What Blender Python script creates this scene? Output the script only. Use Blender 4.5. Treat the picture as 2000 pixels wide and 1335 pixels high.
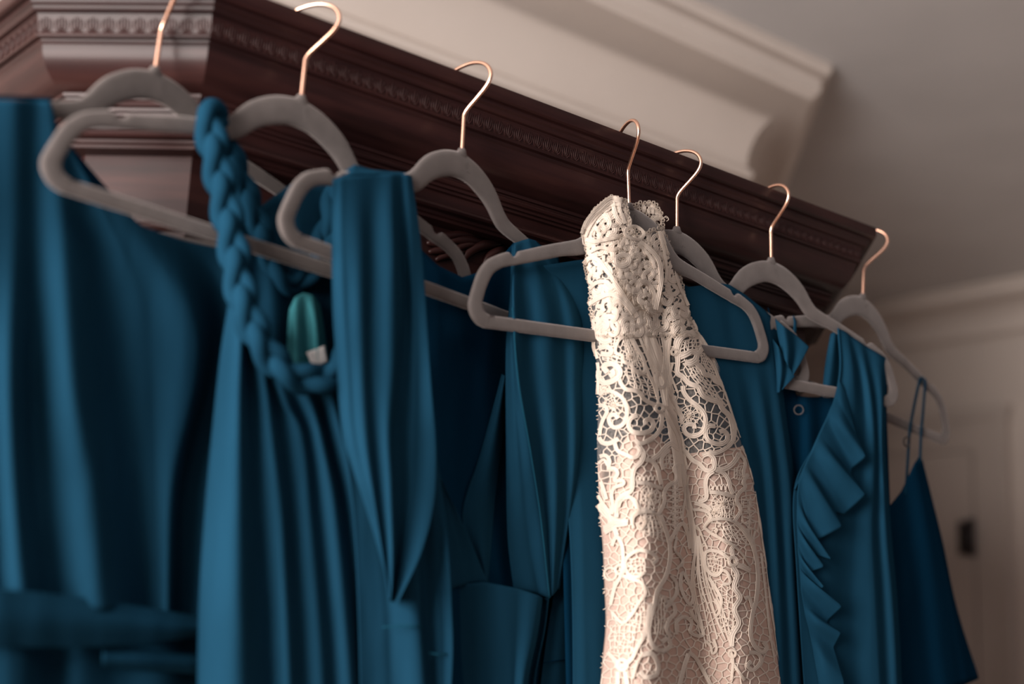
import bpy, bmesh, math, random
import numpy as np
from mathutils import Vector, Matrix, noise
from mathutils.geometry import delaunay_2d_cdt

for o in list(bpy.data.objects):
    bpy.data.objects.remove(o, do_unlink=True)
S = bpy.context.scene
COL = S.collection
ZT = 2.10                     # height of the wardrobe's top edge above the floor
R = math.radians

# ------------------------------------------------------------------ camera
CP = np.array([-0.387, -0.9988, ZT - 0.5375])
YAW, PITCH, ROLL, FPX = R(40.06), R(12.51), R(2.62), 2777.8
_d = np.array([math.sin(YAW)*math.cos(PITCH), math.cos(YAW)*math.cos(PITCH), math.sin(PITCH)])
_r = np.array([math.cos(YAW), -math.sin(YAW), 0.0])
_u = np.cross(_r, _d)
CR = math.cos(ROLL)*_r + math.sin(ROLL)*_u
CU = -math.sin(ROLL)*_r + math.cos(ROLL)*_u
cam = bpy.data.cameras.new('camera')
cam.sensor_width = 36.0
cam.lens = FPX*36.0/2000.0
cam.clip_start = 0.02
cam.dof.use_dof = True
cam.dof.focus_distance = 1.47
cam.dof.aperture_fstop = 2.2
cam.dof.aperture_blades = 9
camo = bpy.data.objects.new('camera', cam)
COL.objects.link(camo)
m = Matrix.Identity(4)
for i in range(3):
    m[i][0], m[i][1], m[i][2], m[i][3] = CR[i], CU[i], -_d[i], CP[i]
camo.matrix_world = m
S.camera = camo

# ------------------------------------------------------------------ world, light, exposure
w = bpy.data.worlds.new('world')
S.world = w
w.use_nodes = True
bg = w.node_tree.nodes['Background']
bg.inputs[0].default_value = (0.80, 0.84, 1.0, 1)
bg.inputs[1].default_value = 0.13

def area_light(name, loc, target, sx, sy, power, color):
    l = bpy.data.lights.new(name, 'AREA')
    l.shape = 'RECTANGLE'
    l.size, l.size_y = sx, sy
    l.energy = power
    l.color = color
    o = bpy.data.objects.new(name, l)
    COL.objects.link(o)
    o.location = loc
    o.rotation_euler = (Vector(target) - Vector(loc)).to_track_quat('-Z', 'Z').to_euler()
    return o
# daylight of the window in the wall to the left of the photographer
area_light('window_daylight', (-2.3, -0.74, 1.85), (0.3, -0.05, 1.85), 1.3, 1.5, 205, (1.0, 0.91, 0.86))

S.view_settings.view_transform = 'Standard'
S.view_settings.look = 'None'
S.view_settings.gamma = 1.0
S.view_settings.exposure = 0.0
S.view_settings.use_curve_mapping = False

# ------------------------------------------------------------------ projection helpers
def ray(px, py):
    return _d + CR*((px-1000.0)/FPX) + CU*((667.5-py)/FPX)
def hit(px, py, n, c):
    d = ray(px, py); n = np.asarray(n, float)
    return CP + d*((c-n@CP)/(n@d))

class Frame:
    """local frame of one hanger: a along its width, b up, n out of the wardrobe"""
    def __init__(s, x, y, yaw, tilt, hook_turn):
        yaw, tilt = R(yaw), R(tilt)
        ex = np.array([math.cos(yaw), math.sin(yaw), 0]); up = np.array([0, 0, 1.0])
        s.a = math.cos(tilt)*ex + math.sin(tilt)*up
        s.b = -math.sin(tilt)*ex + math.cos(tilt)*up
        s.n = np.cross(s.a, s.b)
        s.top = np.array([x, y, ZT+0.006])
        s.o = s.top - 0.0878*s.b
        s.hook_turn = R(hook_turn)
    def P(s, u, v, n=0.0):              # centimetres in the frame -> metres
        return s.o + (s.a*u + s.b*v + s.n*n)*0.01
    def on(s, px, py, n=0.0):           # pixel -> point on the plane n cm in front of the hanger
        return hit(px, py, s.n, s.n@s.o + n*0.01)
    def mat(s):
        mm = Matrix.Identity(4)
        for i in range(3):
            mm[i][0], mm[i][1], mm[i][2], mm[i][3] = s.a[i], s.n[i]*-1, s.b[i], s.o[i]
        return mm
H = {1: Frame(.0780, .0320, 13.84, 5.2, 0),
     2: Frame(.2049, -.0034, 5.86, -1.48, 32),
     3: Frame(.3786, -.0034, 13.18, -.16, 16),
     4: Frame(.5887, -.006, 2.5, 5.32, -20),
     5: Frame(.6850, .012, 0, 1.3, 16),
     6: Frame(.8420, .012, -3, 1.6, -5),
     7: Frame(1.0480, .030, 5, -3.6, 10)}

# ------------------------------------------------------------------ materials
def newmat(name):
    mt = bpy.data.materials.new(name); mt.use_nodes = True
    return mt, mt.node_tree, mt.node_tree.nodes['Principled BSDF']
def link(nt, a, b): nt.links.new(a, b)
def ramp(nt, fac, stops):
    r = nt.nodes.new('ShaderNodeValToRGB')
    el = r.color_ramp.elements
    while len(el) < len(stops): el.new(0.5)
    for e, (p, c) in zip(el, stops):
        e.position = p; e.color = (*c, 1)
    link(nt, fac, r.inputs[0]); return r
def bump(nt, b, height, strength, dist):
    bp = nt.nodes.new('ShaderNodeBump')
    bp.inputs['Strength'].default_value = strength
    bp.inputs['Distance'].default_value = dist
    link(nt, height, bp.inputs['Height']); link(nt, bp.outputs[0], b.inputs['Normal'])
def coords(nt, scale=(1, 1, 1)):
    tc = nt.nodes.new('ShaderNodeTexCoord'); mp = nt.nodes.new('ShaderNodeMapping')
    mp.inputs['Scale'].default_value = scale
    link(nt, tc.outputs['Object'], mp.inputs[0]); return mp.outputs[0]
def noise_tex(nt, vec, scale, detail=3, rough=.5):
    n = nt.nodes.new('ShaderNodeTexNoise')
    n.inputs['Scale'].default_value = scale; n.inputs['Detail'].default_value = detail
    n.inputs['Roughness'].default_value = rough
    link(nt, vec, n.inputs['Vector']); return n.outputs['Fac']

def mat_paint(name, col, rough=.6, var=.06):
    mt, nt, b = newmat(name)
    f = noise_tex(nt, coords(nt), 3.0, 4)
    r = ramp(nt, f, [(0.3, tuple(c*(1-var) for c in col)), (0.7, tuple(c*(1+var) for c in col))])
    link(nt, r.outputs[0], b.inputs['Base Color'])
    b.inputs['Roughness'].default_value = rough
    bump(nt, b, noise_tex(nt, coords(nt), 180, 2), .05, .001)
    return mt
def mat_wood():
    mt, nt, b = newmat('mahogany')
    v = coords(nt, (1.6, 1.6, 22))
    f = noise_tex(nt, v, 3.2, 6, .65)
    r = ramp(nt, f, [(0.3, (.012, .0048, .0050)), (0.55, (.027, .0098, .0092)), (0.8, (.043, .0160, .0135))])
    link(nt, r.outputs[0], b.inputs['Base Color'])
    b.inputs['Roughness'].default_value = .42
    b.inputs['Specular IOR Level'].default_value = .15
    b.inputs['Coat Weight'].default_value = .08
    b.inputs['Coat Roughness'].default_value = .22
    bump(nt, b, noise_tex(nt, coords(nt, (3, 3, 60)), 9, 3), .06, .001)
    return mt
def mat_velvet():
    mt, nt, b = newmat('taupe_velvet')
    f = noise_tex(nt, coords(nt), 900, 2)
    g = noise_tex(nt, coords(nt), 60, 3)
    r = ramp(nt, g, [(0.3, (.098, .086, .083)), (0.7, (.124, .109, .105))])
    link(nt, r.outputs[0], b.inputs['Base Color'])
    b.inputs['Roughness'].default_value = .95
    b.inputs['Sheen Weight'].default_value = .55
    b.inputs['Sheen Roughness'].default_value = .4
    b.inputs['Sheen Tint'].default_value = (.9, .82, .80, 1)
    b.inputs['Specular IOR Level'].default_value = .15
    bump(nt, b, f, .35, .0006)
    return mt
def mat_copper():
    mt, nt, b = newmat('rose_gold')
    f = noise_tex(nt, coords(nt), 40, 2)
    r = ramp(nt, f, [(0.3, (.82, .47, .34)), (0.7, (.90, .56, .42))])
    link(nt, r.outputs[0], b.inputs['Base Color'])
    b.inputs['Metallic'].default_value = 1.0
    b.inputs['Roughness'].default_value = .27
    return mt
def mat_cloth(name, col, sheen=.0, rough=.58, var=.12, weave=900, sheen_tint=(.75, .85, .9), trans=0.0):
    mt, nt, b = newmat(name)
    g = noise_tex(nt, coords(nt, (1, 1, .25)), 26, 3)
    r = ramp(nt, g, [(0.3, tuple(c*(1-var) for c in col)), (0.7, tuple(c*(1+var) for c in col))])
    link(nt, r.outputs[0], b.inputs['Base Color'])
    b.inputs['Roughness'].default_value = rough
    b.inputs['Specular IOR Level'].default_value = .0
    b.inputs['Sheen Weight'].default_value = sheen
    b.inputs['Sheen Roughness'].default_value = .35
    b.inputs['Sheen Tint'].default_value = (*sheen_tint, 1)
    bump(nt, b, noise_tex(nt, coords(nt), weave, 2), .18, .0005)
    return mt
def mat_net(name, col, opacity):
    mt, nt, b = newmat(name)
    b.inputs['Base Color'].default_value = (*col, 1)
    b.inputs['Roughness'].default_value = .8
    tr = nt.nodes.new('ShaderNodeBsdfTransparent'); mx = nt.nodes.new('ShaderNodeMixShader')
    f = noise_tex(nt, coords(nt), 500, 1)
    r = ramp(nt, f, [(0.35, (opacity*.6,)*3), (0.65, (min(1, opacity*1.4),)*3)])
    out = nt.nodes['Material Output']
    link(nt, r.outputs[0], mx.inputs[0]); link(nt, tr.outputs[0], mx.inputs[1]); link(nt, b.outputs[0], mx.inputs[2])
    link(nt, mx.outputs[0], out.inputs['Surface'])
    return mt

TEAL = (.0082, .0420, .077)
M = dict(
    wall=mat_paint('cream_wall_paint', (.60, .53, .48)),
    crown=mat_paint('cream_crown_paint', (.64, .565, .51), .45),
    ceiling=mat_paint('grey_ceiling_paint', (.60, .585, .58)),
    trim=mat_paint('door_paint', (.50, .44, .40), .5),
    floor=mat_paint('floor_oak', (.22, .13, .08), .5, .2),
    wood=mat_wood(), velvet=mat_velvet(), copper=mat_copper(),
    iron=mat_paint('dark_bronze', (.02, .016, .018), .5),
    teal=mat_cloth('teal_chiffon', TEAL),
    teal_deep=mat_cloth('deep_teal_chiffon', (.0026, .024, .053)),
    satin=mat_cloth('light_teal_satin', (.045, .21, .245), .0, .5, .06),
    seam=mat_cloth('teal_thread', (.010, .064, .105)),
    tag=mat_cloth('white_tag', (.75, .72, .70), 0, .7, .03),
    lace=mat_cloth('ivory_lace', (.66, .57, .49), .10, .85, .05, 1600, (1, .95, .9)),
    thread=mat_cloth('ivory_thread', (.68, .585, .50), .10, .85, .05, 1600, (1, .95, .9)),
    lining=mat_cloth('blush_lining', (.60, .425, .35), .05, .5, .04, 700, (1, .9, .85)),
    tulle=mat_net('ivory_tulle', (.62, .57, .53), .20),
)

# ------------------------------------------------------------------ object helpers
def tag(o, label=None, cat=None, group=None, kind=None):
    if label: o['label'] = label
    if cat: o['category'] = cat
    if group: o['group'] = group
    if kind: o['kind'] = kind
    return o
def empty(name, loc, label, cat, group=None):
    o = bpy.data.objects.new(name, None); COL.objects.link(o)
    o.location = loc
    o.empty_display_size = .05
    return tag(o, label, cat, group)
def mesh_obj(name, verts, faces, mat, parent=None, smooth=True, mesh=None):
    if mesh is None:
        mesh = bpy.data.meshes.new(name)
        mesh.from_pydata([tuple(map(float, v)) for v in verts], [], faces)
        mesh.materials.append(mat)
        if smooth:
            mesh.polygons.foreach_set('use_smooth', [True]*len(mesh.polygons))
        mesh.update()
    o = bpy.data.objects.new(name, mesh); COL.objects.link(o)
    if parent is not None:
        o.parent = parent
        pw = Matrix.Translation(parent.location) if parent.type == 'EMPTY' else parent_world(parent)
        o.matrix_parent_inverse = pw.inverted()
    return o
def parent_world(p):
    return Matrix.Identity(4)
def _unused(p):
    mm = p.matrix_basis.copy()
    q = p
    while q.parent is not None:
        mm = q.parent.matrix_basis @ q.matrix_parent_inverse @ mm if False else mm
        q = q.parent
    return Matrix.Identity(4)
class MB:
    def __init__(s): s.v = []; s.f = []
    def add(s, v, f):
        k = len(s.v); s.v += [tuple(map(float, x)) for x in v]; s.f += [tuple(i+k for i in q) for q in f]
    def box(s, lo, hi):
        x0, y0, z0 = lo; x1, y1, z1 = hi
        s.add([(x0,y0,z0),(x1,y0,z0),(x1,y1,z0),(x0,y1,z0),(x0,y0,z1),(x1,y0,z1),(x1,y1,z1),(x0,y1,z1)],
              [(0,3,2,1),(4,5,6,7),(0,1,5,4),(1,2,6,5),(2,3,7,6),(3,0,4,7)])
    def loft(s, rings, closed=True, caps=True):
        n = len(rings[0]); v = [p for r in rings for p in r]; f = []
        for i in range(len(rings)-1):
            for j in range(n if closed else n-1):
                k = (j+1) % n
                f.append((i*n+j, i*n+k, (i+1)*n+k, (i+1)*n+j))
        if caps and closed:
            f.append(tuple(range(n-1, -1, -1))); b = (len(rings)-1)*n
            f.append(tuple(b+j for j in range(n)))
        s.add(v, f)
    def tube(s, pts, rad, sides=8, flat=1.0, normal=None):
        pts = [np.asarray(p, float) for p in pts]
        rads = rad if hasattr(rad, '__len__') else [rad]*len(pts)
        t0 = pts[1]-pts[0]; t0 /= np.linalg.norm(t0)
        up = np.array(normal, float) if normal is not None else (np.array([0, 0, 1.0]) if abs(t0[2]) < .9 else np.array([1.0, 0, 0]))
        rings = []
        for i, p in enumerate(pts):
            t = pts[min(i+1, len(pts)-1)] - pts[max(i-1, 0)]
            t = t/(np.linalg.norm(t)+1e-12)
            if normal is not None: up = np.array(normal, float)
            sd = np.cross(t, up); sd /= (np.linalg.norm(sd)+1e-12)
            up2 = np.cross(sd, t)
            if normal is None: up = up2
            rings.append([p + rads[i]*(math.cos(2*math.pi*k/sides)*sd + flat*math.sin(2*math.pi*k/sides)*up2) for k in range(sides)])
        s.loft(rings)
    def build(s, name, mat, parent=None, smooth=True):
        return mesh_obj(name, s.v, s.f, mat, parent, smooth)

def catmull(pts, n):
    """n points evenly spread by arc length on a Catmull-Rom curve"""
    P = np.asarray(pts, float)
    if len(P) == 2:
        return P[0] + (P[1]-P[0])*np.linspace(0, 1, n)[:, None]
    Q = np.vstack([2*P[0]-P[1], P, 2*P[-1]-P[-2]])
    out = []
    for i in range(1, len(Q)-2):
        t = np.linspace(0, 1, 14, endpoint=False)[:, None]
        p0, p1, p2, p3 = Q[i-1], Q[i], Q[i+1], Q[i+2]
        out.append(.5*((2*p1)+(p2-p0)*t+(2*p0-5*p1+4*p2-p3)*t*t+(3*p1-p0-3*p2+p3)*t**3))
    out.append(P[-1:])
    C = np.vstack(out)
    d = np.concatenate([[0], np.cumsum(np.linalg.norm(np.diff(C[:, :2], axis=0), axis=1)+1e-9)])
    u = np.linspace(0, d[-1], n)
    return np.stack([np.interp(u, d, C[:, k]) for k in range(C.shape[1])], 1)
def fill_n(rail, n=None):
    return [(q[0], q[1], q[2] if len(q) > 2 else n) for q in rail]

def sheet_grid(fr, rails, nu, nv, wr=.12, seed=0, amp=1.0):
    """loft a cloth surface through rails of (px, py, n cm); returns grid of 3D points"""
    Rl = [catmull(r, nv) for r in rails]
    G = np.zeros((nv, nu, 3))
    for j in range(nv):
        pts = np.array([r[j] for r in Rl])
        k = len(pts)
        if amp != 1.0 and k > 2:
            z = pts[:, 2].copy(); sm = z.copy(); sm[1:-1] = .25*z[:-2]+.5*z[1:-1]+.25*z[2:]
            pts[:, 2] = sm + amp*(z-sm)
        if k == 2:
            row = pts[0] + (pts[1]-pts[0])*np.linspace(0, 1, nu)[:, None]
        else:
            Q = np.vstack([2*pts[0]-pts[1], pts, 2*pts[-1]-pts[-2]])
            d = np.concatenate([[0], np.cumsum(np.maximum(np.hypot(np.diff(pts[:, 0]), np.diff(pts[:, 1])), 3))])
            u = np.linspace(0, d[-1], nu)
            seg = np.clip(np.searchsorted(d, u, side='right')-1, 0, k-2)
            t = ((u-d[seg])/(d[seg+1]-d[seg]))[:, None]
            p0, p1, p2, p3 = Q[seg], Q[seg+1], Q[seg+2], Q[seg+3]
            row = .5*((2*p1)+(p2-p0)*t+(2*p0-5*p1+4*p2-p3)*t*t+(3*p1-p0-3*p2+p3)*t**3)
            lin = p1 + (p2-p1)*t
            row[:, :2] = lin[:, :2]
            ts = t[:, 0]*t[:, 0]*(3-2*t[:, 0])
            row[:, 2] = .5*row[:, 2] + .5*(p1[:, 2]+(p2[:, 2]-p1[:, 2])*ts)
        G[j] = row
    out = np.zeros_like(G)
    for j in range(nv):
        for i in range(nu):
            x, y, n = G[j, i]
            n += wr*noise.noise((x*.018+seed*7.1, y*.004, seed*3.3)) + wr*.22*noise.noise((x*.05, y*.010, seed*5.7))
            out[j, i] = fr.on(x, y, n)
    return out
def grid_obj(name, G, mat, parent, thick=.0010):
    nv, nu = G.shape[:2]
    f = [(j*nu+i, j*nu+i+1, (j+1)*nu+i+1, (j+1)*nu+i) for j in range(nv-1) for i in range(nu-1)]
    o = mesh_obj(name, G.reshape(-1, 3), f, mat, parent)
    if thick:
        md = o.modifiers.new('cloth_thickness', 'SOLIDIFY'); md.thickness = thick; md.offset = 0
    return o
def sheet(name, fr, rails, mat, parent, nu=90, nv=70, wr=.12, seed=0, thick=.0010, amp=1.0):
    return grid_obj(name, sheet_grid(fr, rails, nu, nv, wr, seed, amp), mat, parent, thick)
def rl(n, *pts):
    """rail with one n for all its points (a third value in a point wins)"""
    return [(q[0], q[1], q[2] if len(q) > 2 else n) for q in pts]

# ------------------------------------------------------------------ the setting
ZC = ZT + .612
YW, XC = .76, 1.645
def struct(o): o['kind'] = 'structure'; return o
mb = MB(); mb.box((-2.4, -3, -.05), (5, 5, 0)); struct(mb.build('floor', M['floor'], None, False))
mb = MB(); mb.box((-2.4, -2.2, ZC), (5, 5, ZC+.05)); struct(mb.build('ceiling', M['ceiling'], None, False))
mb = MB(); mb.box((-2.4, YW, 0), (XC, YW+.1, ZC)); struct(mb.build('wall_back', M['wall'], None, False))
# the wall turns away from the corner at about 50 degrees
AD = np.array([math.cos(R(46)), math.sin(R(46))]); AN = np.array([AD[1], -AD[0]])
LA = 3.0
A0 = np.array([XC, YW]); A1 = A0 + AD*LA; A2 = A1 - AN*.1; A3 = A0 - AN*.1
mb = MB(); mb.add([(*A0, 0), (*A1, 0), (*A2, 0), (*A3, 0), (*A0, ZC), (*A1, ZC), (*A2, ZC), (*A3, ZC)],
                  [(0,3,2,1),(4,5,6,7),(0,1,5,4),(1,2,6,5),(2,3,7,6),(3,0,4,7)])
struct(mb.build('wall_angled', M['wall'], None, False))
XR = 3.42
mb = MB(); mb.box((XR, -2.0, 0), (XR+.1, 3.4, ZC)); struct(mb.build('wall_right', M['wall'], None, False))
# crown moulding profile: (projection from wall, drop below ceiling)
def arc(c, r, a0, a1, n): return [(c[0]+r[0]*math.cos(R(a0+(a1-a0)*i/n)), c[1]+r[1]*math.sin(R(a0+(a1-a0)*i/n))) for i in range(n+1)]
CRN = [(0, 0), (.175, 0), (.178, -.012), (.170, -.024), (.158, -.030), (.156, -.056), (.146, -.064), (.140, -.070)] + \
      [(.140-.118*math.sin(R(a)), -.190+.118*math.cos(R(a))) for a in range(8, 90, 9)] + \
      [(.022, -.192), (.030, -.198), (.034, -.207), (.030, -.216), (.020, -.221), (.012, -.224), (.010, -.236), (0, -.238)]
def crown(name, path, normals, prof, mat):
    rings = []
    for i, p in enumerate(path):
        nn = [normals[k] for k in (i-1, i) if 0 <= k < len(normals)]
        if len(nn) == 1: mv = nn[0]
        else:
            mv = nn[0]+nn[1]; mv = mv/(1+nn[0]@nn[1])
        rings.append([(p[0]+mv[0]*d, p[1]+mv[1]*d, ZC+z) for d, z in prof])
    mb = MB(); mb.loft(rings, True, True)
    o = mb.build(name, mat, None, True)
    o.data.set_sharp_from_angle(angle=R(28))
    return struct(o)
crown('trim_1', [np.array([-2.4, YW]), A0, A1], [np.array([0, -1.0]), AN], CRN, M['crown'])
crown('trim_2', [np.array([XR, 3.4]), np.array([XR, -2.0])], [np.array([-1.0, 0])], [(p*.75, z*.62) for p, z in CRN], M['wall'])  # the wall paint's darker tone stands in for dimmer light on this crown
# door in the right-hand wall, seen out of focus beyond the last dress
DY0, DY1, DZ = 1.335, 2.15, ZT+.13
def panel_door():
    mb = MB(); mb.box((XR-.030, DY0, 0.01), (XR-.002, DY1, DZ)); d = struct(mb.build('door_1', M['trim'], None, False))
    for (z0, z1) in ((.25, .95), (1.1, DZ-.14)):
        for (y0, y1) in ((DY0+.11, DY0+.36), (DY0+.46, DY1-.11)):
            mb = MB()
            for q in (0, 1):
                e = .02*q; x = XR-.030-.010*q
                if q == 0:
                    for a, b in (((y0, z0), (y1, z0+.025)), ((y0, z1-.025), (y1, z1)), ((y0, z0+.025), (y0+.025, z1-.025)), ((y1-.025, z0+.025), (y1, z1-.025))):
                        mb.box((x-.012, a[0], a[1]), (x, b[0], b[1]))
                else:
                    mb.box((XR-.038, y0+.07, z0+.07), (XR-.03, y1-.07, z1-.07))
            mb.build('door_panel', M['trim'], d, False)
    for z in (.25, 1.05, ZT-.13):
        mb = MB(); mb.tube([(XR-.045, DY0-.002, z-.055), (XR-.045, DY0-.002, z+.055)], .011, 10)
        mb.box((XR-.040, DY0+.0, z-.05), (XR-.0305, DY0+.045, z+.05))
        mb.build('hinge', M['iron'], d)
    return d
panel_door()
mb = MB()
for y0, y1 in ((DY0-.115, DY0-.004), (DY1+.004, DY1+.115)):
    mb.box((XR-.022, y0, 0), (XR-.0005, y1, DZ+.115)); mb.box((XR-.034, y0+(.0 if y0 < 1.5 else .085), 0), (XR-.0221, y0+(.026 if y0 < 1.5 else .111), DZ+.0949))
mb.box((XR-.0215, DY0-.0041, DZ+.004), (XR-.0005, DY1+.0041, DZ+.1149)); mb.box((XR-.036, DY0-.125, DZ+.095), (XR-.0005, DY1+.125, DZ+.13))
struct(mb.build('trim_3', M['trim'], None, False))

# ------------------------------------------------------------------ wardrobe
XL2, XRT, CH = .116, 1.031, .116          # corner positions of the top edge
YB = .70
wd = empty('wardrobe', (.57, .35, 0), 'dark mahogany wardrobe with carved cornice that the dresses hang from', 'wardrobe')
OUT = [(0, YB), (0, CH), (XL2, 0), (XRT, 0), (XRT+CH, CH), (XRT+CH, YB)]
T = math.tan(R(22.5))
MV = [(1, 0), (1, T), (T, 1), (-T, 1), (-1, T), (-1, 0)]
def sweep(name, prof, mat, parent, sharp=25):
    rings = [[(p[0]+mv[0]*d, p[1]+mv[1]*d, ZT+z) for d, z in prof] for p, mv in zip(OUT, MV)]
    mb = MB(); mb.loft(rings, True, True)
    o = mb.build(name, mat, parent, True)
    o.data.set_sharp_from_angle(angle=R(sharp)); return o
c = lambda L: [(a/100, b/100) for a, b in L]
lip = c([(1.1, -.05), (.15, 0), (.03, -.06), (0, -.2), (0, -1.05), (.08, -1.25), (.3, -1.4), (.75, -1.45), (.8, -1.75), (1.0, -1.95), (1.08, -2.2),
         (1.2, -2.35), (1.55, -2.4), (1.6, -2.55), (4, -2.55), (4, -2.3), (1.15, -2.3)])
sweep('cornice_lip', lip, M['wood'], wd)
band = c([(4, -2.5), (1.62, -2.5), (1.95, -4.1), (4.5, -4.1)])
bandp = sweep('cornice_band', band, M['wood'], wd)
cove = c([(5.6, -4.05), (1.78, -4.05), (1.72, -4.2), (1.8, -4.38), (2.25, -4.45), (2.3, -4.62), (2.45, -4.8), (2.5, -5.2), (2.62, -5.7), (2.85, -6.2), (3.2, -6.75), (3.7, -7.3), (4.3, -7.75),
          (4.95, -8.0), (5.15, -8.05), (5.2, -8.35), (5.45, -8.4), (5.5, -8.6), (7, -8.6)])
sweep('cornice_cove', cove, M['wood'], wd)
beads = c([(8.5, -8.55), (5.45, -8.55), (5.25, -8.7), (5.2, -8.9), (5.3, -9.1), (5.6, -9.2), (5.65, -9.45), (5.95, -9.5), (5.98, -9.75), (6.3, -9.85), (6.4, -10.1), (6.45, -11.0),
           (6.2, -11.08), (5.7, -11.15), (5.5, -11.3), (5.45, -11.55), (5.6, -11.75), (6.2, -11.85), (6.3, -12.1), (6.6, -12.2), (6.7, -12.45), (7.9, -12.55), (9.5, -12.55)])
sweep('cornice_beading', beads, M['wood'], wd)
fz = c([(10.5, -12.5), (8.3, -12.5), (8.3, -18.6), (8.0, -18.65), (7.7, -18.85), (7.65, -19.1), (7.9, -19.35), (8.3, -19.4), (8.4, -19.8), (8.8, -20.1), (8.8, -20.6), (10.5, -20.6)])
sweep('frieze', fz, M['wood'], wd)
bodyp = [(.097, -.20), (.097, -ZT+.12), (.07, -ZT+.11), (.07, -ZT+.0), (.2, -ZT+.0), (.2, -.20)]
sweep('carcass', bodyp, M['wood'], wd)
mb = MB()
tb = [(p[0]+mv[0]*.035, p[1]+mv[1]*.035) for p, mv in zip(OUT, MV)]
mb.loft([[(x, y, ZT-.040) for x, y in tb], [(x, y, ZT-.028) for x, y in tb]]); mb.build('top_board', M['wood'], wd, False)
mb = MB(); mb.box((.09, YB-.02, .1), (XRT+CH-.09, YB-.005, ZT-.04)); mb.build('back_board', M['wood'], wd, False)
xm = (XL2+XRT)/2
for (x0, x1) in ((XL2+.05, xm-.002), (xm+.002, XRT-.05)):
    mb = MB(); mb.box((x0, .086, .16), (x1, .100, ZT-.215)); d = mb.build('door', M['wood'], wd, False)
    for (z0, z1) in ((.28, 1.72),):
        mb = MB()
        for a, b in (((x0+.07, z0), (x1-.07, z0+.02)), ((x0+.07, z1-.02), (x1-.07, z1)), ((x0+.07, z0+.02), (x0+.09, z1-.02)), ((x1-.09, z0+.02), (x1-.07, z1-.02))):
            mb.box((a[0], .076, a[1]), (b[0], .0865, b[1]))
        mb.box((x0+.12, .080, z0+.05), (x1-.12, .0865, z1-.05))
        mb.build('door_panel', M['wood'], d, False)
    kx = x1-.035 if x1 < xm+.01 else x0+.035
    mb = MB(); mb.tube([(kx, .087, 1.0), (kx, .076, 1.0), (kx, .069, 1.0), (kx, .060, 1.0)], [.006, .006, .013, .009], 12); mb.build('knob', M['copper'], d)
# carved palmettes along the cornice band: one mesh, copied
def palmette_mesh():
    mb = MB()
    def leaf(pts, r):
        n = len(pts)
        mb.tube([(x, -.0002+.0*z, z) for x, z in pts], [r*(.35+.65*math.sin(math.pi*min(.999, (i+.6)/n))) for i in range(n)], 5, .8, (0, -1, 0))
    leaf([(0, -.0055), (0, -.002), (0, .002), (0, .0055)], .0013)
    for s in (-1, 1):
        leaf([(s*.0010, -.0055), (s*.0030, -.0025), (s*.0038, .001), (s*.0030, .0045)], .0011)
        leaf([(s*.0022, -.0058), (s*.0058, -.0042), (s*.0072, -.0008), (s*.0064, .0028), (s*.0048, .0028)], .0010)
    leaf([(-.0078, -.0062), (-.003, -.0066), (.003, -.0066), (.0078, -.0062)], .0008)
    me = bpy.data.meshes.new('carved_palmette'); me.from_pydata(mb.v, [], mb.f); me.materials.append(M['wood'])
    me.polygons.foreach_set('use_smooth', [True]*len(me.polygons)); return me
pm = palmette_mesh()
PIT = .0128
dmid = .0178
for k in range(1, 4):
    p0 = np.array(OUT[k-0]) if False else np.array(OUT[k]) + np.array(MV[k])*dmid
segs = []
for k in (0, 1, 2, 3):
    p0 = np.array(OUT[k]) + np.array(MV[k])*dmid; p1 = np.array(OUT[k+1]) + np.array(MV[k+1])*dmid
    segs.append((p0, p1))
for (p0, p1), keep in zip(segs, (.12, 1e9, 1e9, .02)):
    L = np.linalg.norm(p1-p0); t = (p1-p0)/L; n = int(L/PIT)
    for i in range(n):
        dd = (i+.5)*L/n
        if keep < 1 and ((L-dd > keep) if p0[0] < .3 else (dd > keep)): continue
        p = p0 + t*dd
        o = bpy.data.objects.new('carved_palmette', pm); COL.objects.link(o); o.parent = bandp
        o.matrix_parent_inverse = Matrix.Identity(4)
        ang = math.atan2(t[1], t[0])
        o.matrix_basis = Matrix.Translation((p[0], p[1], ZT-.0330)) @ Matrix.Rotation(ang, 4, 'Z') @ Matrix.Rotation(R(11), 4, 'X') @ Matrix.Diagonal((.76, .62, 1.14, 1))

# carved acanthus spray on the frieze, left half traced, right half mirrored
YF = .0830
def carv(pts, r):
    W = [hit(800+x/5, 300+y/5, (0, 1, 0), YF) for x, y in pts]
    return catmull([(q[0], q[2], 0) for q in W], 12), r
LV = [carv([(190, 785), (330, 808), (480, 795), (620, 800), (760, 830)], .0042),
      carv([(330, 880), (420, 850), (540, 850), (660, 870), (780, 880)], .0050),
      carv([(520, 1055), (570, 960), (670, 905), (790, 890), (900, 875)], .0055),
      carv([(720, 1075), (770, 1000), (860, 950), (940, 930)], .0050),
      carv([(400, 960), (500, 905), (610, 890), (720, 880)], .0040),
      carv([(160, 870), (250, 880), (350, 900), (450, 900)], .0045),
      carv([(180, 960), (260, 950), (360, 955), (440, 940)], .0040),
      carv([(250, 1040), (330, 1000), (430, 985), (540, 950)], .0040),
      carv([(900, 1100), (930, 1020), (980, 960), (1040, 930)], .0045),
      carv([(905, 858), (960, 850), (1020, 880), (1080, 930)], .0040)]
for P2, r in LV:
    for mir in (0, 1):
        n = len(P2)
        pts = [((2*xm-q[0]) if mir else q[0], YF-.0005-.0035*math.sin(math.pi*i/(n-1)), q[1]) for i, q in enumerate(P2)]
        rad = [r*(.25+.75*math.sin(math.pi*(.08+.84*(i/(n-1))**.8))) for i in range(n)]
        mb = MB(); mb.tube(pts, rad, 10, .8, (0, -1, 0))
        mb.build('carved_leaf', M['wood'], wd)

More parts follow.
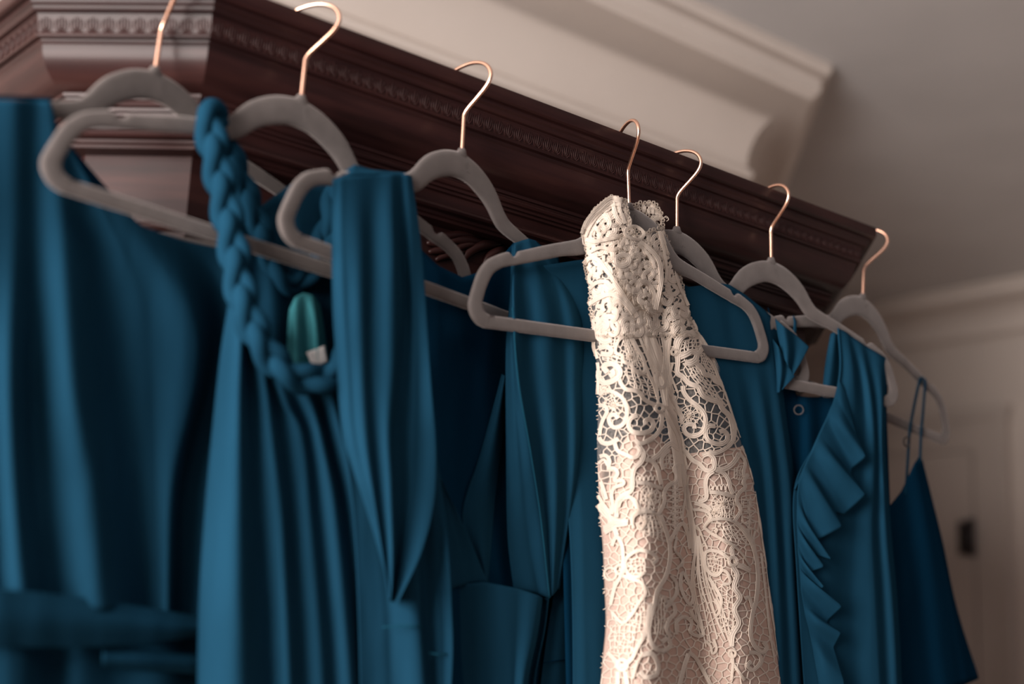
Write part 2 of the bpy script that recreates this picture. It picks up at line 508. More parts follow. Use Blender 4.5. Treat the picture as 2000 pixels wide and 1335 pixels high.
# ------------------------------------------------------------------ hangers
OU = [(0, 0), (.9, -.1), (2.3, -.42), (3.6, -.95), (4.9, -1.75), (5.85, -2.65), (6.6, -3.55), (7.5, -4.3), (8.8, -4.75), (10.5, -5.2), (12.5, -5.75), (15.3, -6.6), (15.9, -6.8),
      (16.15, -7.15), (16.5, -7.38), (16.9, -7.3), (17.15, -7.08), (17.6, -7.1), (18.5, -7.45), (19.6, -7.95), (20.4, -8.6), (21.1, -9.5), (21.7, -10.8), (22.1, -11.8), (22.3, -12.6), (22.1, -13.4), (21.5, -14.1),
      (20.6, -14.45), (19.3, -14.5), (10, -14.5), (0, -14.5)]
IN = [(0, -2.5), (.8, -2.55), (1.6, -2.75), (2.5, -3.1), (3.6, -3.65), (4.5, -4.3), (5.2, -4.95), (6.2, -5.65), (8, -6.1), (9.8, -6.4), (12, -7.0), (14.8, -7.75), (15.4, -7.9),
      (15.8, -8.0), (16.3, -8.15), (16.7, -8.25), (17.0, -8.3), (17.3, -8.4), (18, -8.6), (18.8, -9.0), (19.3, -9.4), (19.8, -10.1), (20.25, -11), (20.55, -11.8), (20.7, -12.3), (20.6, -12.75), (20.25, -13.1),
      (19.7, -13.28), (19, -13.3), (10, -13.3), (0, -13.3)]
def dens(L):
    out = []
    for i in range(len(L)-1):
        p0 = np.array(L[max(i-1, 0)]) if i else np.array((-L[1][0], L[1][1]))
        p1, p2 = np.array(L[i]), np.array(L[i+1]); p3 = np.array(L[min(i+2, len(L)-1)])
        for t in (0, .34, .67):
            out.append(.5*((2*p1)+(p2-p0)*t+(2*p0-5*p1+4*p2-p3)*t*t+(3*p1-p0-3*p2+p3)*t**3))
    out.append(np.array(L[-1])); return out
OUd, INd = dens(OU), dens(IN)
ring_o = OUd + [np.array((-q[0], q[1])) for q in OUd[-2:0:-1]]
ring_i = INd + [np.array((-q[0], q[1])) for q in INd[-2:0:-1]]
SEC = [(0, .10), (.06, .2), (.2, .26), (.8, .26), (.94, .2), (1, .10), (1, -.10), (.94, -.2), (.8, -.26), (.2, -.26), (.06, -.2), (0, -.10)]
def hanger(i, label):
    fr = H[i]
    root = empty('velvet_hanger', tuple(fr.P(0, -14.5)), label, 'hanger', 'velvet clothes hangers along the cornice')
    mb = MB(); n = len(ring_o); k = len(SEC)
    v = []
    for o_, i_ in zip(ring_o, ring_i):
        for wv, dp in SEC:
            q = o_ + (i_-o_)*wv
            v.append(fr.P(q[0], q[1], dp))
    f = [(a*k+b, a*k+(b+1) % k, ((a+1) % n)*k+(b+1) % k, ((a+1) % n)*k+b) for a in range(n) for b in range(k)]
    mb.add(v, f); mb.build('shoulder_frame', M['velvet'], root)
    # neck nub that holds the hook
    mb = MB()
    mb.loft([[fr.P(.95*rr*math.cos(2*math.pi*j/14), zz, .30*rr2*math.sin(2*math.pi*j/14)) for j in range(14)]
             for zz, rr, rr2 in ((-.45, 1.25, .8), (-.1, .8, .95), (.1, .58, 1.05), (.3, .48, 1.05), (.42, .38, .9), (.45, .2, .5))])
    mb.build('hook_socket', M['velvet'], root)
    # embossed spiral mark on the arch
    mb = MB()
    sp = [fr.P(.55+(.06+.028*t)*math.cos(t*1.0)*1.0, -1.0+(.06+.028*t)*math.sin(t*1.0), .262) for t in np.linspace(0, 11, 50)]
    mb.tube(sp, .00022, 5)
    for kx, ky in ((.7, -1.62), (.95, -1.7), (.55, -1.75)):
        mb.tube([fr.P(kx-.12, ky, .262), fr.P(kx, ky+.07, .262), fr.P(kx+.1, ky-.03, .262)], .0002, 5)
    mb.build('embossed_mark', M['velvet'], root)
    # hook
    hk = [(0, .1), (0, 1.5), (0, 3.0), (0, 3.6), (.12, 4.0), (.5, 4.45), (1.5, 5.35), (2.3, 6.1), (2.75, 6.75), (2.85, 7.35), (2.6, 8.0), (2.05, 8.5), (1.3, 8.78), (.5, 8.86), (-.5, 8.74), (-1.5, 8.4), (-2.15, 7.8), (-2.4, 7.1), (-2.4, 6.6)]
    yaw = math.atan2(fr.a[1], fr.a[0])
    ho = np.array([math.sin(fr.hook_turn), -math.cos(fr.hook_turn), 0])
    if i == 7:
        ho = np.array([math.sin(R(28)), -math.cos(R(28)), 0])
    pts = []
    for q in catmull([(a, b, 0) for a, b in hk], 64):
        lean = .14 if i == 1 else 0.0
        pts.append(fr.o + fr.b*q[1]*.01 + ho*q[0]*.01 + fr.a*min(q[1], 4.5)*lean*.01)
    mb = MB(); mb.tube(pts, .0019, 10)
    mb.build('hook', M['copper'], root)
    return root
hanger(1, 'grey velvet hanger hooked on the cornice corner facet, leftmost of the row')
hanger(2, 'grey velvet hanger with braided strap over its left arm, second from the left')
hanger(3, 'grey velvet hanger with a wide teal shoulder drape over its left arm')
hanger(4, 'grey velvet hanger holding the ivory lace wedding gown')
hanger(5, 'grey velvet hanger just right of the lace gown, holding the flutter sleeve dress')
hanger(6, 'grey velvet hanger holding the teal dress with ruffled neckline')
hanger(7, 'grey velvet hanger at the far right end, holding thin strap dress')

# ------------------------------------------------------------------ dresses
GD = 'teal bridesmaid dresses on hangers'
def dress(i, label, name='bridesmaid_dress', cat='dress', group=GD):
    return empty(name, tuple(H[i].P(0, -110)), label, cat, group)
def cord(name, fr, pts, rad, mat, parent, n=60, sides=8):
    C = catmull(pts, n)
    mb = MB(); mb.tube([fr.on(q[0], q[1], q[2]) for q in C], rad, sides)
    return mb.build(name, mat, parent)
def braid(fr, path, width_cm, parent, turns, mat, n=150):
    """three strands plaited along a path of (px, py, n)"""
    C = catmull(path, n)
    P = np.array([fr.on(*q) for q in C])
    Tn = np.gradient(P, axis=0); Tn /= np.linalg.norm(Tn, axis=1)[:, None]
    vdir = P - CP; vdir /= np.linalg.norm(vdir, axis=1)[:, None]
    nrm = np.tile(fr.n, (n, 1)); nrm -= (nrm*Tn).sum(1)[:, None]*Tn; nrm /= np.linalg.norm(nrm, axis=1)[:, None]
    side = np.cross(Tn, nrm)
    wd_ = width_cm*.01
    for k in range(3):
        ph = 2*math.pi*k/3 + np.linspace(0, turns*2*math.pi, n)
        Q = P + side*(wd_*.27*np.sin(ph))[:, None] + nrm*(wd_*.17*np.sin(2*ph))[:, None]
        rad = [wd_*.27*(1+.08*math.sin(3*p)) for p in ph]
        mb = MB(); mb.tube(list(Q), rad, 12)
        mb.build('braid_strand', mat, parent)

# ---- dress 1: one-shoulder gathered bodice with a sash, leftmost
h = H[1]
D = dress(1, 'teal dress with draped bodice and waist sash, leftmost and most blurred of the row')
sheet('bodice_front', h, [
    rl(.4, (-190, 190, .3), (-190, 700), (-190, 1190)),
    rl(1.5, (-60, 192, .6), (-55, 450), (-50, 735), (-30, 1190)),
    rl(1.0, (-20, 194, .4), (-22, 450), (-25, 735), (-5, 1190)),
    rl(2.4, (30, 195, .9), (28, 450, 1.4), (20, 735), (32, 1000), (50, 1190)),
    rl(.5, (66, 195, .5), (66, 450, .8), (60, 735), (74, 1000), (100, 1190)),
    rl(3.2, (98, 196, .8), (118, 400, 1.6), (142, 735), (178, 950), (200, 1190)),
    rl(.8, (112, 250, .5), (190, 500, .8), (225, 735), (258, 950), (285, 1195)),
    rl(1.5, (180, 365, 1), (270, 560), (290, 735), (300, 950), (310, 1200)),
    rl(2.5, (280, 443, 1.4), (370, 600), (380, 735), (336, 950), (325, 1200)),
    rl(.9, (360, 470, .9), (432, 580), (415, 735), (362, 950), (350, 1205)),
    rl(2.2, (450, 490, 1), (500, 620), (480, 800), (455, 1000), (430, 1215)),
    rl(.4, (600, 530), (610, 700), (600, 1215))], M['teal'], D, 170, 90, .10, 1)
sheet('bodice_back', h, [rl(-1.5, (-190, 195), (-190, 1190)), rl(-2.2, (20, 197), (20, 1190)), rl(-1.6, (112, 255), (115, 1190)), rl(-2.4, (280, 450), (280, 1195)),
                         rl(-2.2, (450, 500), (450, 1210)), rl(-1.2, (600, 540), (600, 1215))], M['teal_deep'], D, 60, 50, .2, 2)
sheet('shoulder_strap', h, [rl(0, (-190, 188, -.2), (-190, 196, -1.6)), rl(.4, (-60, 186, .2), (-60, 190, -1.8)), rl(.4, (30, 188, .3), (30, 192, -1.8)), rl(.3, (104, 192, .2), (104, 197, -1.7))], M['teal'], D, 40, 8, .05, 3)
sheet('sash', h, [rl(2.6, (-190, 1150), (-190, 1205, 3.2), (-190, 1262)), rl(2.9, (0, 1150), (0, 1205, 3.5), (0, 1263)), rl(2.8, (70, 1156), (70, 1210, 3.5), (70, 1264)), rl(2.6, (200, 1172), (200, 1215, 3.3), (200, 1262)),
                  rl(2.4, (300, 1188), (300, 1220, 3.1), (300, 1255)), rl(2.2, (385, 1203), (385, 1225, 2.9), (385, 1243)), rl(1.6, (600, 1215), (600, 1225, 2), (600, 1238))], M['teal'], D, 90, 24, .12, 4)
sheet('skirt', h, [rl(-.8, (-190, 1235), (-190, 1500)), rl(2.2, (-20, 1240), (-20, 1500)), rl(2.4, (45, 1240), (50, 1500)), rl(.2, (95, 1240), (90, 1500)), rl(1.6, (160, 1240), (170, 1500)),
                   rl(1.2, (230, 1235), (230, 1500)), rl(1.9, (320, 1232), (320, 1500)), rl(.8, (390, 1230), (390, 1500)), rl(-.8, (600, 1225), (600, 1500))], M['teal'], D, 110, 30, .15, 5)
sheet('skirt_fold', h, [rl(1.8, (200, 1268), (200, 1285, 2.4), (200, 1300)), rl(2.0, (290, 1272), (290, 1290, 2.6), (290, 1308)), rl(1.6, (400, 1278), (400, 1295, 2.3), (400, 1318))], M['teal'], D, 40, 12, .1, 6)

# ---- dress 2: braided halter over pleated front
h = H[2]
D = dress(2, 'teal dress with plaited halter neck and long narrow pleats, second from left')
sheet('bodice_front', h, [
    rl(-1.2, (446, 590, .2), (430, 700), (414, 850), (400, 1000), (388, 1200), (384, 1480)),
    rl(2.4, (474, 585, 1.4), (467, 735), (465, 950), (466, 1150), (470, 1480)),
    rl(.2, (483, 605, 1.2), (488, 735), (494, 850), (507, 1000), (525, 1200), (533, 1480)),
    rl(1.9, (497, 640, 1.8), (517, 745), (530, 850), (548, 1005), (562, 1275), (568, 1480)),
    rl(.5, (515, 690, 1.6), (537, 780), (552, 850), (572, 1005), (590, 1275), (599, 1480)),
    rl(1.4, (540, 718, 1.8), (560, 790), (588, 850), (604, 1005), (625, 1275), (633, 1480)),
    rl(.6, (562, 733, 1.8), (590, 800), (607, 860), (626, 1005), (650, 1275), (658, 1480)),
    rl(1.6, (590, 745, 2), (612, 800), (630, 870), (655, 1005), (680, 1275), (692, 1480)),
    rl(.5, (615, 748, 1.8), (632, 800), (650, 870), (680, 1005), (705, 1275), (715, 1480)),
    rl(1.5, (640, 744, 1.8), (655, 800), (680, 900), (705, 1050), (735, 1275), (748, 1480)),
    rl(.2, (662, 732, 1.2), (680, 800), (700, 900), (730, 1050), (765, 1275), (778, 1480)),
    rl(-1, (690, 700, 0), (720, 800), (765, 1000), (800, 1200), (820, 1480))], M['teal'], D, 240, 110, .12, 11, amp=0.75)
sheet('bodice_back', h, [rl(-1.2, (447, 290), (470, 600), (470, 1480)), rl(-1.8, (480, 346), (500, 650), (500, 1480)), rl(-1.4, (510, 402), (540, 700), (540, 1480)), rl(-1.9, (545, 376), (575, 700), (575, 1480)),
                         rl(-1.3, (575, 354), (610, 700), (610, 1480)), rl(-1.8, (640, 362), (650, 700), (650, 1480)), rl(-1.3, (760, 420), (760, 1480))], M['teal'], D, 90, 70, .25, 12)
braid(h, [(432, 232, -.9), (418, 222, .0), (408, 226, .8), (412, 262, 1.1), (424, 320, 1.2), (440, 400, 1.4), (455, 480, 1.8), (468, 560, 2.3), (487, 622, 2.7), (517, 682, 2.9), (556, 722, 3), (605, 742, 3), (650, 728, 2.8), (682, 690, 2.0), (700, 640, .6)], 2.5, D, 3.4, M['teal'], 170)
braid(h, [(430, 240, -.9), (450, 300, -1.0), (478, 370, -1.0), (505, 440, -1.0), (535, 520, -1.1), (572, 556, -1.2), (612, 520, -1.1), (640, 440, -.9), (655, 370, -.9)], 2.1, D, 2.6, M['teal'], 130)
sheet('satin_facing', h, [rl(.0, (566, 604, -.4), (563, 640), (561, 725)), rl(1.0, (577, 580, -.2), (577, 640), (580, 735)), rl(.1, (592, 572, -.2), (598, 640), (603, 738)), rl(.9, (609, 576, -.2), (617, 640), (622, 738)), rl(-.1, (624, 594, -.5), (634, 650), (642, 732))], M['satin'], D, 50, 40, .12, 13)
tg = sheet('care_label', h, [rl(.9, (599, 688), (612, 718)), rl(1.0, (634, 675), (640, 706))], M['tag'], D, 8, 8, .02, 14)
tg['label'] = 'white care label'

# ---- dress 3: wide shoulder drape and wrap neckline
h = H[3]
D = dress(3, 'teal wrap dress with wide chiffon shoulder drape and deep crossed neckline')
sheet('shoulder_drape', h, [
    rl(.3, (650, 352, .35), (648, 450), (650, 600), (658, 720), (668, 840), (690, 920), (720, 1010), (752, 1120), (760, 1172)),
    rl(1.0, (668, 346, .6), (668, 450), (674, 600), (682, 720), (690, 840), (706, 920), (732, 1010), (754, 1120), (761, 1172)),
    rl(1.9, (700, 343, .7), (704, 500), (708, 700), (714, 840), (726, 950), (746, 1080), (761, 1172)),
    rl(1.2, (726, 341, .6), (724, 500), (724, 700), (730, 840), (740, 950), (753, 1080), (762, 1172)),
    rl(2.7, (762, 340, .8), (768, 500), (768, 700), (760, 840), (765, 950), (767, 1080), (763, 1172)),
    rl(.4, (782, 340, .4), (786, 500), (791, 600), (779, 750), (769, 850), (772, 950), (774, 1090), (764, 1174)),
    rl(1.7, (795, 341, .6), (806, 500), (814, 700), (812, 850), (804, 980), (788, 1090), (768, 1176)),
    rl(2.6, (804, 346, .4), (824, 500, 1.6), (842, 750), (851, 870), (847, 980), (822, 1080), (775, 1180))], M['teal'], D, 170, 120, .15, 21, amp=0.55)
sheet('shoulder_strap', h, [rl(0, (652, 350, .3), (660, 344, -.3), (672, 350, -1.4)), rl(0, (690, 342, .6), (693, 322, -.6), (700, 345, -1.6)), rl(0, (735, 340, .6), (735, 332, -.4), (738, 350, -1.6)), rl(0, (803, 344, .3), (803, 339, -.4), (806, 352, -1.4))], M['teal'], D, 50, 12, .05, 22)
sheet('bodice_left', h, [
    rl(-1.4, (670, 850), (690, 1000), (700, 1200), (706, 1480)), rl(-.6, (735, 870), (745, 1100), (752, 1200), (764, 1480)), rl(1.4, (800, 870, .2), (810, 1100), (818, 1222), (838, 1480)),
    rl(.2, (815, 870, -.2), (822, 1100), (830, 1222), (846, 1480)), rl(1.0, (838, 872, .0), (852, 1000), (860, 1150), (864, 1280), (858, 1480)), rl(1.7, (852, 880, .1), (874, 1050), (883, 1200), (884, 1300), (871, 1480))], M['teal'], D, 120, 80, .12, 23)
for pts in ([(748, 1224, .3), (785, 1222, 1.1), (815, 1222, 1.6), (826, 1223, .8)], [(836, 1274, .9), (856, 1277, 1.45), (874, 1276, 1.3), (883, 1274, .2)]):
    cord('seam', h, pts, .0007, M['seam'], D, 24, 6)
sheet('neckline_left', h, [rl(-.9, (850, 880), (866, 1000), (878, 1150)), rl(-.6, (853, 905), (880, 1010), (912, 1140)), rl(-.2, (856, 925), (902, 1018), (952, 1137))], M['teal'], D, 40, 40, .1, 24)
sheet('waist_panel', h, [rl(-1.3, (876, 1142), (872, 1300), (872, 1480)), rl(.0, (945, 1136), (950, 1300), (955, 1480)), rl(1.0, (1010, 1148), (1005, 1300), (1000, 1480)), rl(1.7, (1052, 1162), (1040, 1240), (1022, 1335), (1012, 1480)),
                         rl(.1, (1062, 1168), (1052, 1240), (1033, 1335), (1022, 1480)), rl(.9, (1072, 1166), (1064, 1230), (1045, 1330), (1035, 1480))], M['teal'], D, 90, 50, .12, 25)
sheet('inner_flap', h, [rl(-1.2, (980, 730), (940, 880), (903, 1005), (930, 1090), (948, 1150)), rl(-.6, (986, 733), (962, 880), (940, 1005), (945, 1090), (950, 1150)), rl(-1.1, (991, 738), (985, 830), (974, 910), (960, 1050), (953, 1150))], M['teal'], D, 40, 50, .1, 26)
sheet('bodice_right', h, [
    rl(.5, (1000, 480, -.2), (996, 580), (988, 700), (989, 900), (992, 1050, -.2), (1004, 1150, -.3)),
    rl(1.6, (1003, 478, .0), (1000, 580), (1002, 700), (1015, 900), (1030, 1050, .6), (1050, 1158, .4)),
    rl(2.4, (1006, 474, .5), (1002, 580), (1012, 740), (1036, 880), (1056, 1010, 1.8), (1073, 1168, 1.2)),
    rl(1.8, (1018, 470, .5), (1024, 580), (1038, 740), (1056, 880), (1066, 1010, 1.3), (1076, 1164, 1)),
    rl(3.0, (1032, 466, .7), (1066, 600), (1078, 760), (1086, 900), (1086, 1020, 2.3), (1079, 1162, 1.3)),
    rl(2.6, (1046, 470, .6), (1092, 600), (1102, 760), (1106, 900), (1099, 1020, 1.6), (1084, 1156, 1)),
    rl(3.2, (1064, 486, .8), (1116, 610), (1122, 760), (1122, 900), (1110, 1020, 2.1), (1089, 1150, 1.1)),
    rl(2.8, (1084, 500, .8), (1134, 620), (1137, 760), (1130, 900), (1116, 1020, 1.3), (1094, 1144, .8)),
    ], M['teal'], D, 150, 100, .12, 27, amp=0.7)
cord('seam', h, [(1001, 600, 2.42), (1012, 740, 2.5), (1036, 880, 2.5), (1056, 1010, 1.9), (1073, 1166, 1.3)], .0006, M['seam'], D, 60, 6)
cord('seam', h, [(1137, 800, 2.3), (1128, 920, 2.1), (1112, 1030, 1.4), (1092, 1150, .9)], .0006, M['seam'], D, 40, 6)
sheet('side_panel', h, [rl(-.3, (1126, 900, .8), (1112, 1040), (1082, 1160), (1060, 1300), (1040, 1480)), rl(.4, (1136, 800, 1.2), (1130, 1000), (1110, 1150), (1095, 1300), (1085, 1480)), rl(.0, (1145, 780, 1), (1150, 1000), (1150, 1150), (1150, 1300), (1152, 1480)),
                        rl(-1.6, (1160, 780), (1172, 1000), (1176, 1300), (1180, 1480))], M['teal'], D, 70, 60, .12, 28)
for pts in ([(1084, 1113, .3), (1110, 1103, .55), (1146, 1093, .2)], [(1062, 1294, .1), (1100, 1287, .6), (1150, 1281, .25)]):
    cord('seam', h, pts, .0007, M['teal_deep'], D, 20, 6)
sheet('bodice_back', h, [rl(-1.6, (700, 370), (730, 800), (740, 1480)), rl(-1.0, (822, 486), (830, 800, -1.6), (830, 1480)), rl(-.6, (856, 519), (860, 800, -1.3), (870, 1480)), rl(-.45, (902, 541), (903, 640, -.45), (905, 800, -1.6), (915, 1480)), rl(-.6, (948, 528), (950, 800, -1.3), (960, 1480)),
                         rl(-.9, (985, 495), (990, 800, -1.6), (1000, 1480)), rl(-.8, (1012, 464), (1040, 800), (1050, 1480)), rl(-1.8, (1040, 468), (1090, 800), (1100, 1480)), rl(-1.2, (1090, 500), (1150, 800), (1160, 1480))], M['teal_deep'], D, 110, 70, .15, 29)

# ---- dress 5: flutter sleeves, right of the lace gown
h = H[5]
D = dress(5, 'teal dress with fluttered cap sleeve, directly right of the lace gown')
sheet('bodice_front', h, [
    rl(-.2, (1050, 520, .4), (1070, 640, .3), (1092, 800), (1115, 1100), (1120, 1480)), rl(.3, (1120, 509, .4), (1126, 640, .45), (1130, 800), (1140, 1100), (1150, 1480)), rl(.5, (1170, 503, .4), (1170, 800), (1175, 1480)), rl(.7, (1250, 520, .5), (1250, 1480)),
    rl(.5, (1345, 560, .4), (1360, 680, .5), (1400, 900), (1440, 1100), (1470, 1480)), rl(.7, (1385, 555, .5), (1420, 680, .55), (1450, 820), (1478, 1000), (1500, 1480)), rl(.1, (1402, 552, .4), (1442, 690, .42), (1470, 820), (1496, 1000), (1520, 1480)),
    rl(.6, (1425, 556, .45), (1470, 700, .55), (1494, 820, .8), (1512, 1000, 1.0), (1536, 1480)), rl(.0, (1455, 575, .4), (1492, 700, .42), (1508, 820, .2), (1526, 1000), (1552, 1480)),
    rl(.6, (1494, 606, .4), (1510, 700), (1520, 780), (1541, 945), (1546, 1090), (1566, 1480)), rl(-.6, (1516, 628, .1), (1522, 700), (1530, 775), (1553, 945), (1558, 1090), (1584, 1480))], M['teal'], D, 190, 90, .12, 51, amp=0.6)
sheet('bodice_back', h, [rl(-1.0, (1085, 520), (1110, 1480)), rl(-1.7, (1250, 560), (1250, 1480)), rl(-1.7, (1400, 575), (1430, 1480)), rl(-1.2, (1516, 640), (1580, 1480))], M['teal_deep'], D, 50, 40, .15, 52)
sheet('flutter_sleeve', h, [rl(.3, (1514, 622), (1520, 660), (1527, 690)), rl(1.0, (1532, 638), (1538, 676), (1538, 712)), rl(.4, (1552, 652), (1552, 690), (1546, 724)), rl(.9, (1580, 677, .9), (1566, 704), (1549, 732))], M['teal'], D, 40, 24, .08, 53)
sheet('flutter_sleeve', h, [rl(.2, (1508, 660), (1512, 705), (1514, 768)), rl(.9, (1520, 676), (1526, 718), (1522, 766)), rl(.5, (1534, 705), (1534, 732), (1526, 762)), rl(.9, (1552, 735), (1540, 748), (1528, 760))], M['teal'], D, 40, 24, .08, 54)

# ---- dress 6: ruffled V neckline
h = H[6]
D = dress(6, 'teal dress with V neck edged in cascading ruffles, second from the right')
sheet('bodice_back', h, [rl(-1.3, (1500, 600), (1530, 900), (1540, 1480)), rl(-1.7, (1555, 772), (1560, 900), (1565, 1480)), rl(-1.2, (1575, 775), (1580, 900), (1585, 1480)), rl(-1.7, (1600, 775), (1605, 900), (1610, 1480)), rl(-1.3, (1640, 760), (1650, 1480)), rl(-1.5, (1730, 760), (1755, 1480))], M['teal_deep'], D, 70, 50, .15, 61)
sheet('back_strap', h, [rl(-.9, (1622, 652), (1612, 710), (1606, 766)), rl(-.5, (1632, 646), (1625, 710), (1618, 766)), rl(-.9, (1642, 642), (1640, 710), (1636, 766))], M['teal'], D, 20, 30, .08, 62)
sheet('bodice_right', h, [
    rl(.3, (1636, 640, .4), (1640, 720), (1626, 790), (1592, 865), (1551, 955), (1556, 1120), (1580, 1480)),
    rl(1.0, (1652, 648, .5), (1664, 720), (1664, 810), (1645, 900), (1620, 990), (1615, 1150), (1630, 1480)),
    rl(.1, (1662, 656, .3), (1680, 740), (1688, 830), (1682, 930), (1668, 1020), (1660, 1180), (1672, 1480)),
    rl(1.1, (1680, 668, .5), (1698, 760), (1706, 850), (1704, 950), (1700, 1040), (1708, 1200), (1724, 1480)),
    rl(.0, (1692, 676, .3), (1708, 770), (1714, 860), (1716, 960), (1716, 1050), (1726, 1200), (1738, 1480)),
    rl(.8, (1716, 690, .5), (1722, 770), (1722, 860), (1726, 960), (1732, 1060), (1744, 1200), (1758, 1480)),
    rl(-.6, (1736, 702, .1), (1732, 780), (1728, 860), (1734, 960), (1742, 1060), (1754, 1200), (1768, 1480))], M['teal'], D, 130, 100, .12, 63, amp=0.6)
RC = [((1640, 745), (1648, 760)), ((1632, 775), (1672, 850)), ((1620, 800), (1691, 892)), ((1612, 820), (1664, 915)), ((1600, 845), (1662, 928)), ((1592, 862), (1691, 967)), ((1582, 885), (1650, 1004)),
      ((1575, 900), (1632, 1000)), ((1568, 915), (1645, 1029)), ((1560, 940), (1584, 1060)), ((1557, 965), (1590, 1064)), ((1556, 1000), (1625, 1092)), ((1556, 1020), (1588, 1082)), ((1557, 1040), (1610, 1106)),
      ((1558, 1060), (1581, 1117)), ((1558, 1075), (1588, 1124)), ((1560, 1090), (1610, 1146)), ((1561, 1105), (1592, 1152)), ((1562, 1120), (1646, 1184)), ((1564, 1150), (1619, 1209)), ((1568, 1175), (1614, 1217)),
      ((1572, 1200), (1643, 1236)), ((1580, 1230), (1628, 1264)), ((1588, 1270), (1648, 1330)), ((1600, 1340), (1655, 1420)), ((1610, 1420), (1680, 1480))]
RN = [.8, 1.6, 2.6, 1.0, 1.2, 2.7, 1.2, 1.0, 2.6, 1.0, 1.0, 2.4, 1.0, 2.3, 1.0, 1.1, 2.3, 1.0, 2.5, 1.1, 1.2, 2.3, 1.2, 2.0, 1.3, 1.6]
sheet('ruffle', h, [[(p[0], p[1], .75), ((p[0]*.6+q[0]*.4), (p[1]*.62+q[1]*.38), .75+(n-.75)*.75), (q[0], q[1], n)] for (p, q), n in zip(RC, RN)], M['teal'], D, 260, 26, .10, 64)
cord('neck_binding', h, [(1637, 641, .6), (1641, 720, .6), (1627, 790, .6), (1593, 866, .6), (1552, 955, .6)], .0012, M['teal'], D, 50, 6)
rg = [(1560+9*math.cos(t), 800+9*math.sin(t), -1.0) for t in np.linspace(0, 2*math.pi, 24)]
cord('size_sticker', h, rg, .0006, M['velvet'], D, 40, 6)

# ---- dress 7: spaghetti straps, far right
h = H[7]
D = dress(7, 'small dark teal dress hanging by thin straps, rightmost of the row')
for pts in ([(1806, 742, -.5), (1801, 738, .2), (1795, 748, .55), (1782, 810, .6), (1776, 850, .55), (1773, 900, .4), (1769, 965, .2)],
            [(1800, 741, -.5), (1804, 738, .2), (1807, 748, .5), (1803, 800, .55), (1799, 850, .5), (1797, 905, .4)]):
    C = catmull(pts, 40); mb = MB(); mb.tube([h.on(*q) for q in C], .0032, 8, .3, h.n); mb.build('strap', M['teal'], D)
for pts in ([(1548, 626, -.5), (1550, 620, .1), (1553, 629, .5), (1552, 655, .5), (1553, 700, .4)],):
    C = catmull(pts, 24); mb = MB(); mb.tube([h.on(*q) for q in C], .0032, 8, .3, h.n); mb.build('strap', M['teal'], D)
cord('strap_ring', h, [(1771+6*math.cos(t), 862+9*math.sin(t), .7) for t in np.linspace(0, 2*math.pi, 16)], .0011, M['iron'], D, 30, 6)
sheet('bodice_front', h, [rl(-.8, (1700, 1020), (1720, 1150), (1740, 1400)), rl(.4, (1740, 985), (1760, 1150), (1780, 1400)), rl(.0, (1760, 960), (1790, 1150), (1815, 1370)), rl(.9, (1786, 905), (1820, 1100), (1850, 1345)),
                          rl(.3, (1796, 890), (1832, 1050), (1858, 1180), (1884, 1332)), rl(-.8, (1802, 900), (1836, 1040), (1866, 1180), (1911, 1322))], M['teal_deep'], D, 80, 50, .12, 71)
sheet('bodice_back', h, [rl(-1.4, (1700, 1030), (1740, 1400)), rl(-1.6, (1770, 965), (1810, 1370)), rl(-1.0, (1802, 905), (1838, 1045), (1868, 1185), (1911, 1325))], M['teal_deep'], D, 40, 30, .1, 72)
# ------------------------------------------------------------------ lace wedding gown
h4 = H[4]
GW = empty('wedding_gown', tuple(h4.P(0, -110)), 'ivory tape lace wedding gown with gathered high neck, hanging among the teal dresses', 'dress')
GR = [
    rl(-.3, (1197, 396, .6), (1165, 425, .6), (1142, 458, .6), (1145, 500, .3), (1150, 560), (1152, 600), (1158, 650), (1165, 720), (1167, 800), (1165, 870), (1168, 950), (1170, 1000), (1176, 1060), (1180, 1150), (1182, 1220), (1176, 1290), (1166, 1420)),
    [(1212, 396, .9), (1200, 450, 1.8), (1195, 520, 2.5), (1205, 600, 3), (1222, 700, 3.5), (1235, 800, 4), (1245, 900, 4.3), (1255, 1000, 4.5), (1262, 1150, 4.8), (1262, 1420, 5)],
    [(1224, 396, .7), (1238, 500, 2), (1265, 620, 2.2), (1288, 720, 2.3), (1304, 820, 2.5), (1318, 900, 2.5), (1330, 1000, 2.2), (1338, 1100, 1.8), (1345, 1200, 1.8), (1352, 1420, 1.8)],
    [(1240, 396, .6), (1262, 520, 1.6), (1290, 620, 1.4), (1310, 720, 1.3), (1326, 820, 1.2), (1340, 920, 1.0), (1351, 1020, .8), (1362, 1120, .7), (1372, 1220, .7), (1384, 1420, .7)],
    [(1262, 396, .5), (1295, 540, 1.2), (1330, 640, 1.6), (1368, 740, 1.9), (1392, 840, 2.2), (1412, 940, 2.5), (1425, 1040, 2.7), (1438, 1140, 2.9), (1448, 1240, 3), (1462, 1420, 3)],
    rl(-.6, (1290, 396, -.2), (1300, 450, -.3), (1325, 530), (1346, 620), (1385, 690), (1415, 755), (1440, 825), (1458, 880), (1476, 940), (1486, 1000), (1494, 1060), (1502, 1130), (1512, 1200), (1522, 1270), (1548, 1420))]
_GY = np.arange(396, 1421, 2.0)
_GX, _GN = [], []
for r_ in GR:
    C = catmull(r_, 400); o_ = np.argsort(C[:, 1]); C = C[o_]
    _GX.append(np.interp(_GY, C[:, 1], C[:, 0])); _GN.append(np.interp(_GY, C[:, 1], C[:, 2]))
_GX = np.array(_GX); _GN = np.array(_GN)
def gown_row(y):
    k = min(max((y-396)/2.0, 0), len(_GY)-1.001); i = int(k); f = k-i
    return _GX[:, i]*(1-f)+_GX[:, i+1]*f, _GN[:, i]*(1-f)+_GN[:, i+1]*f
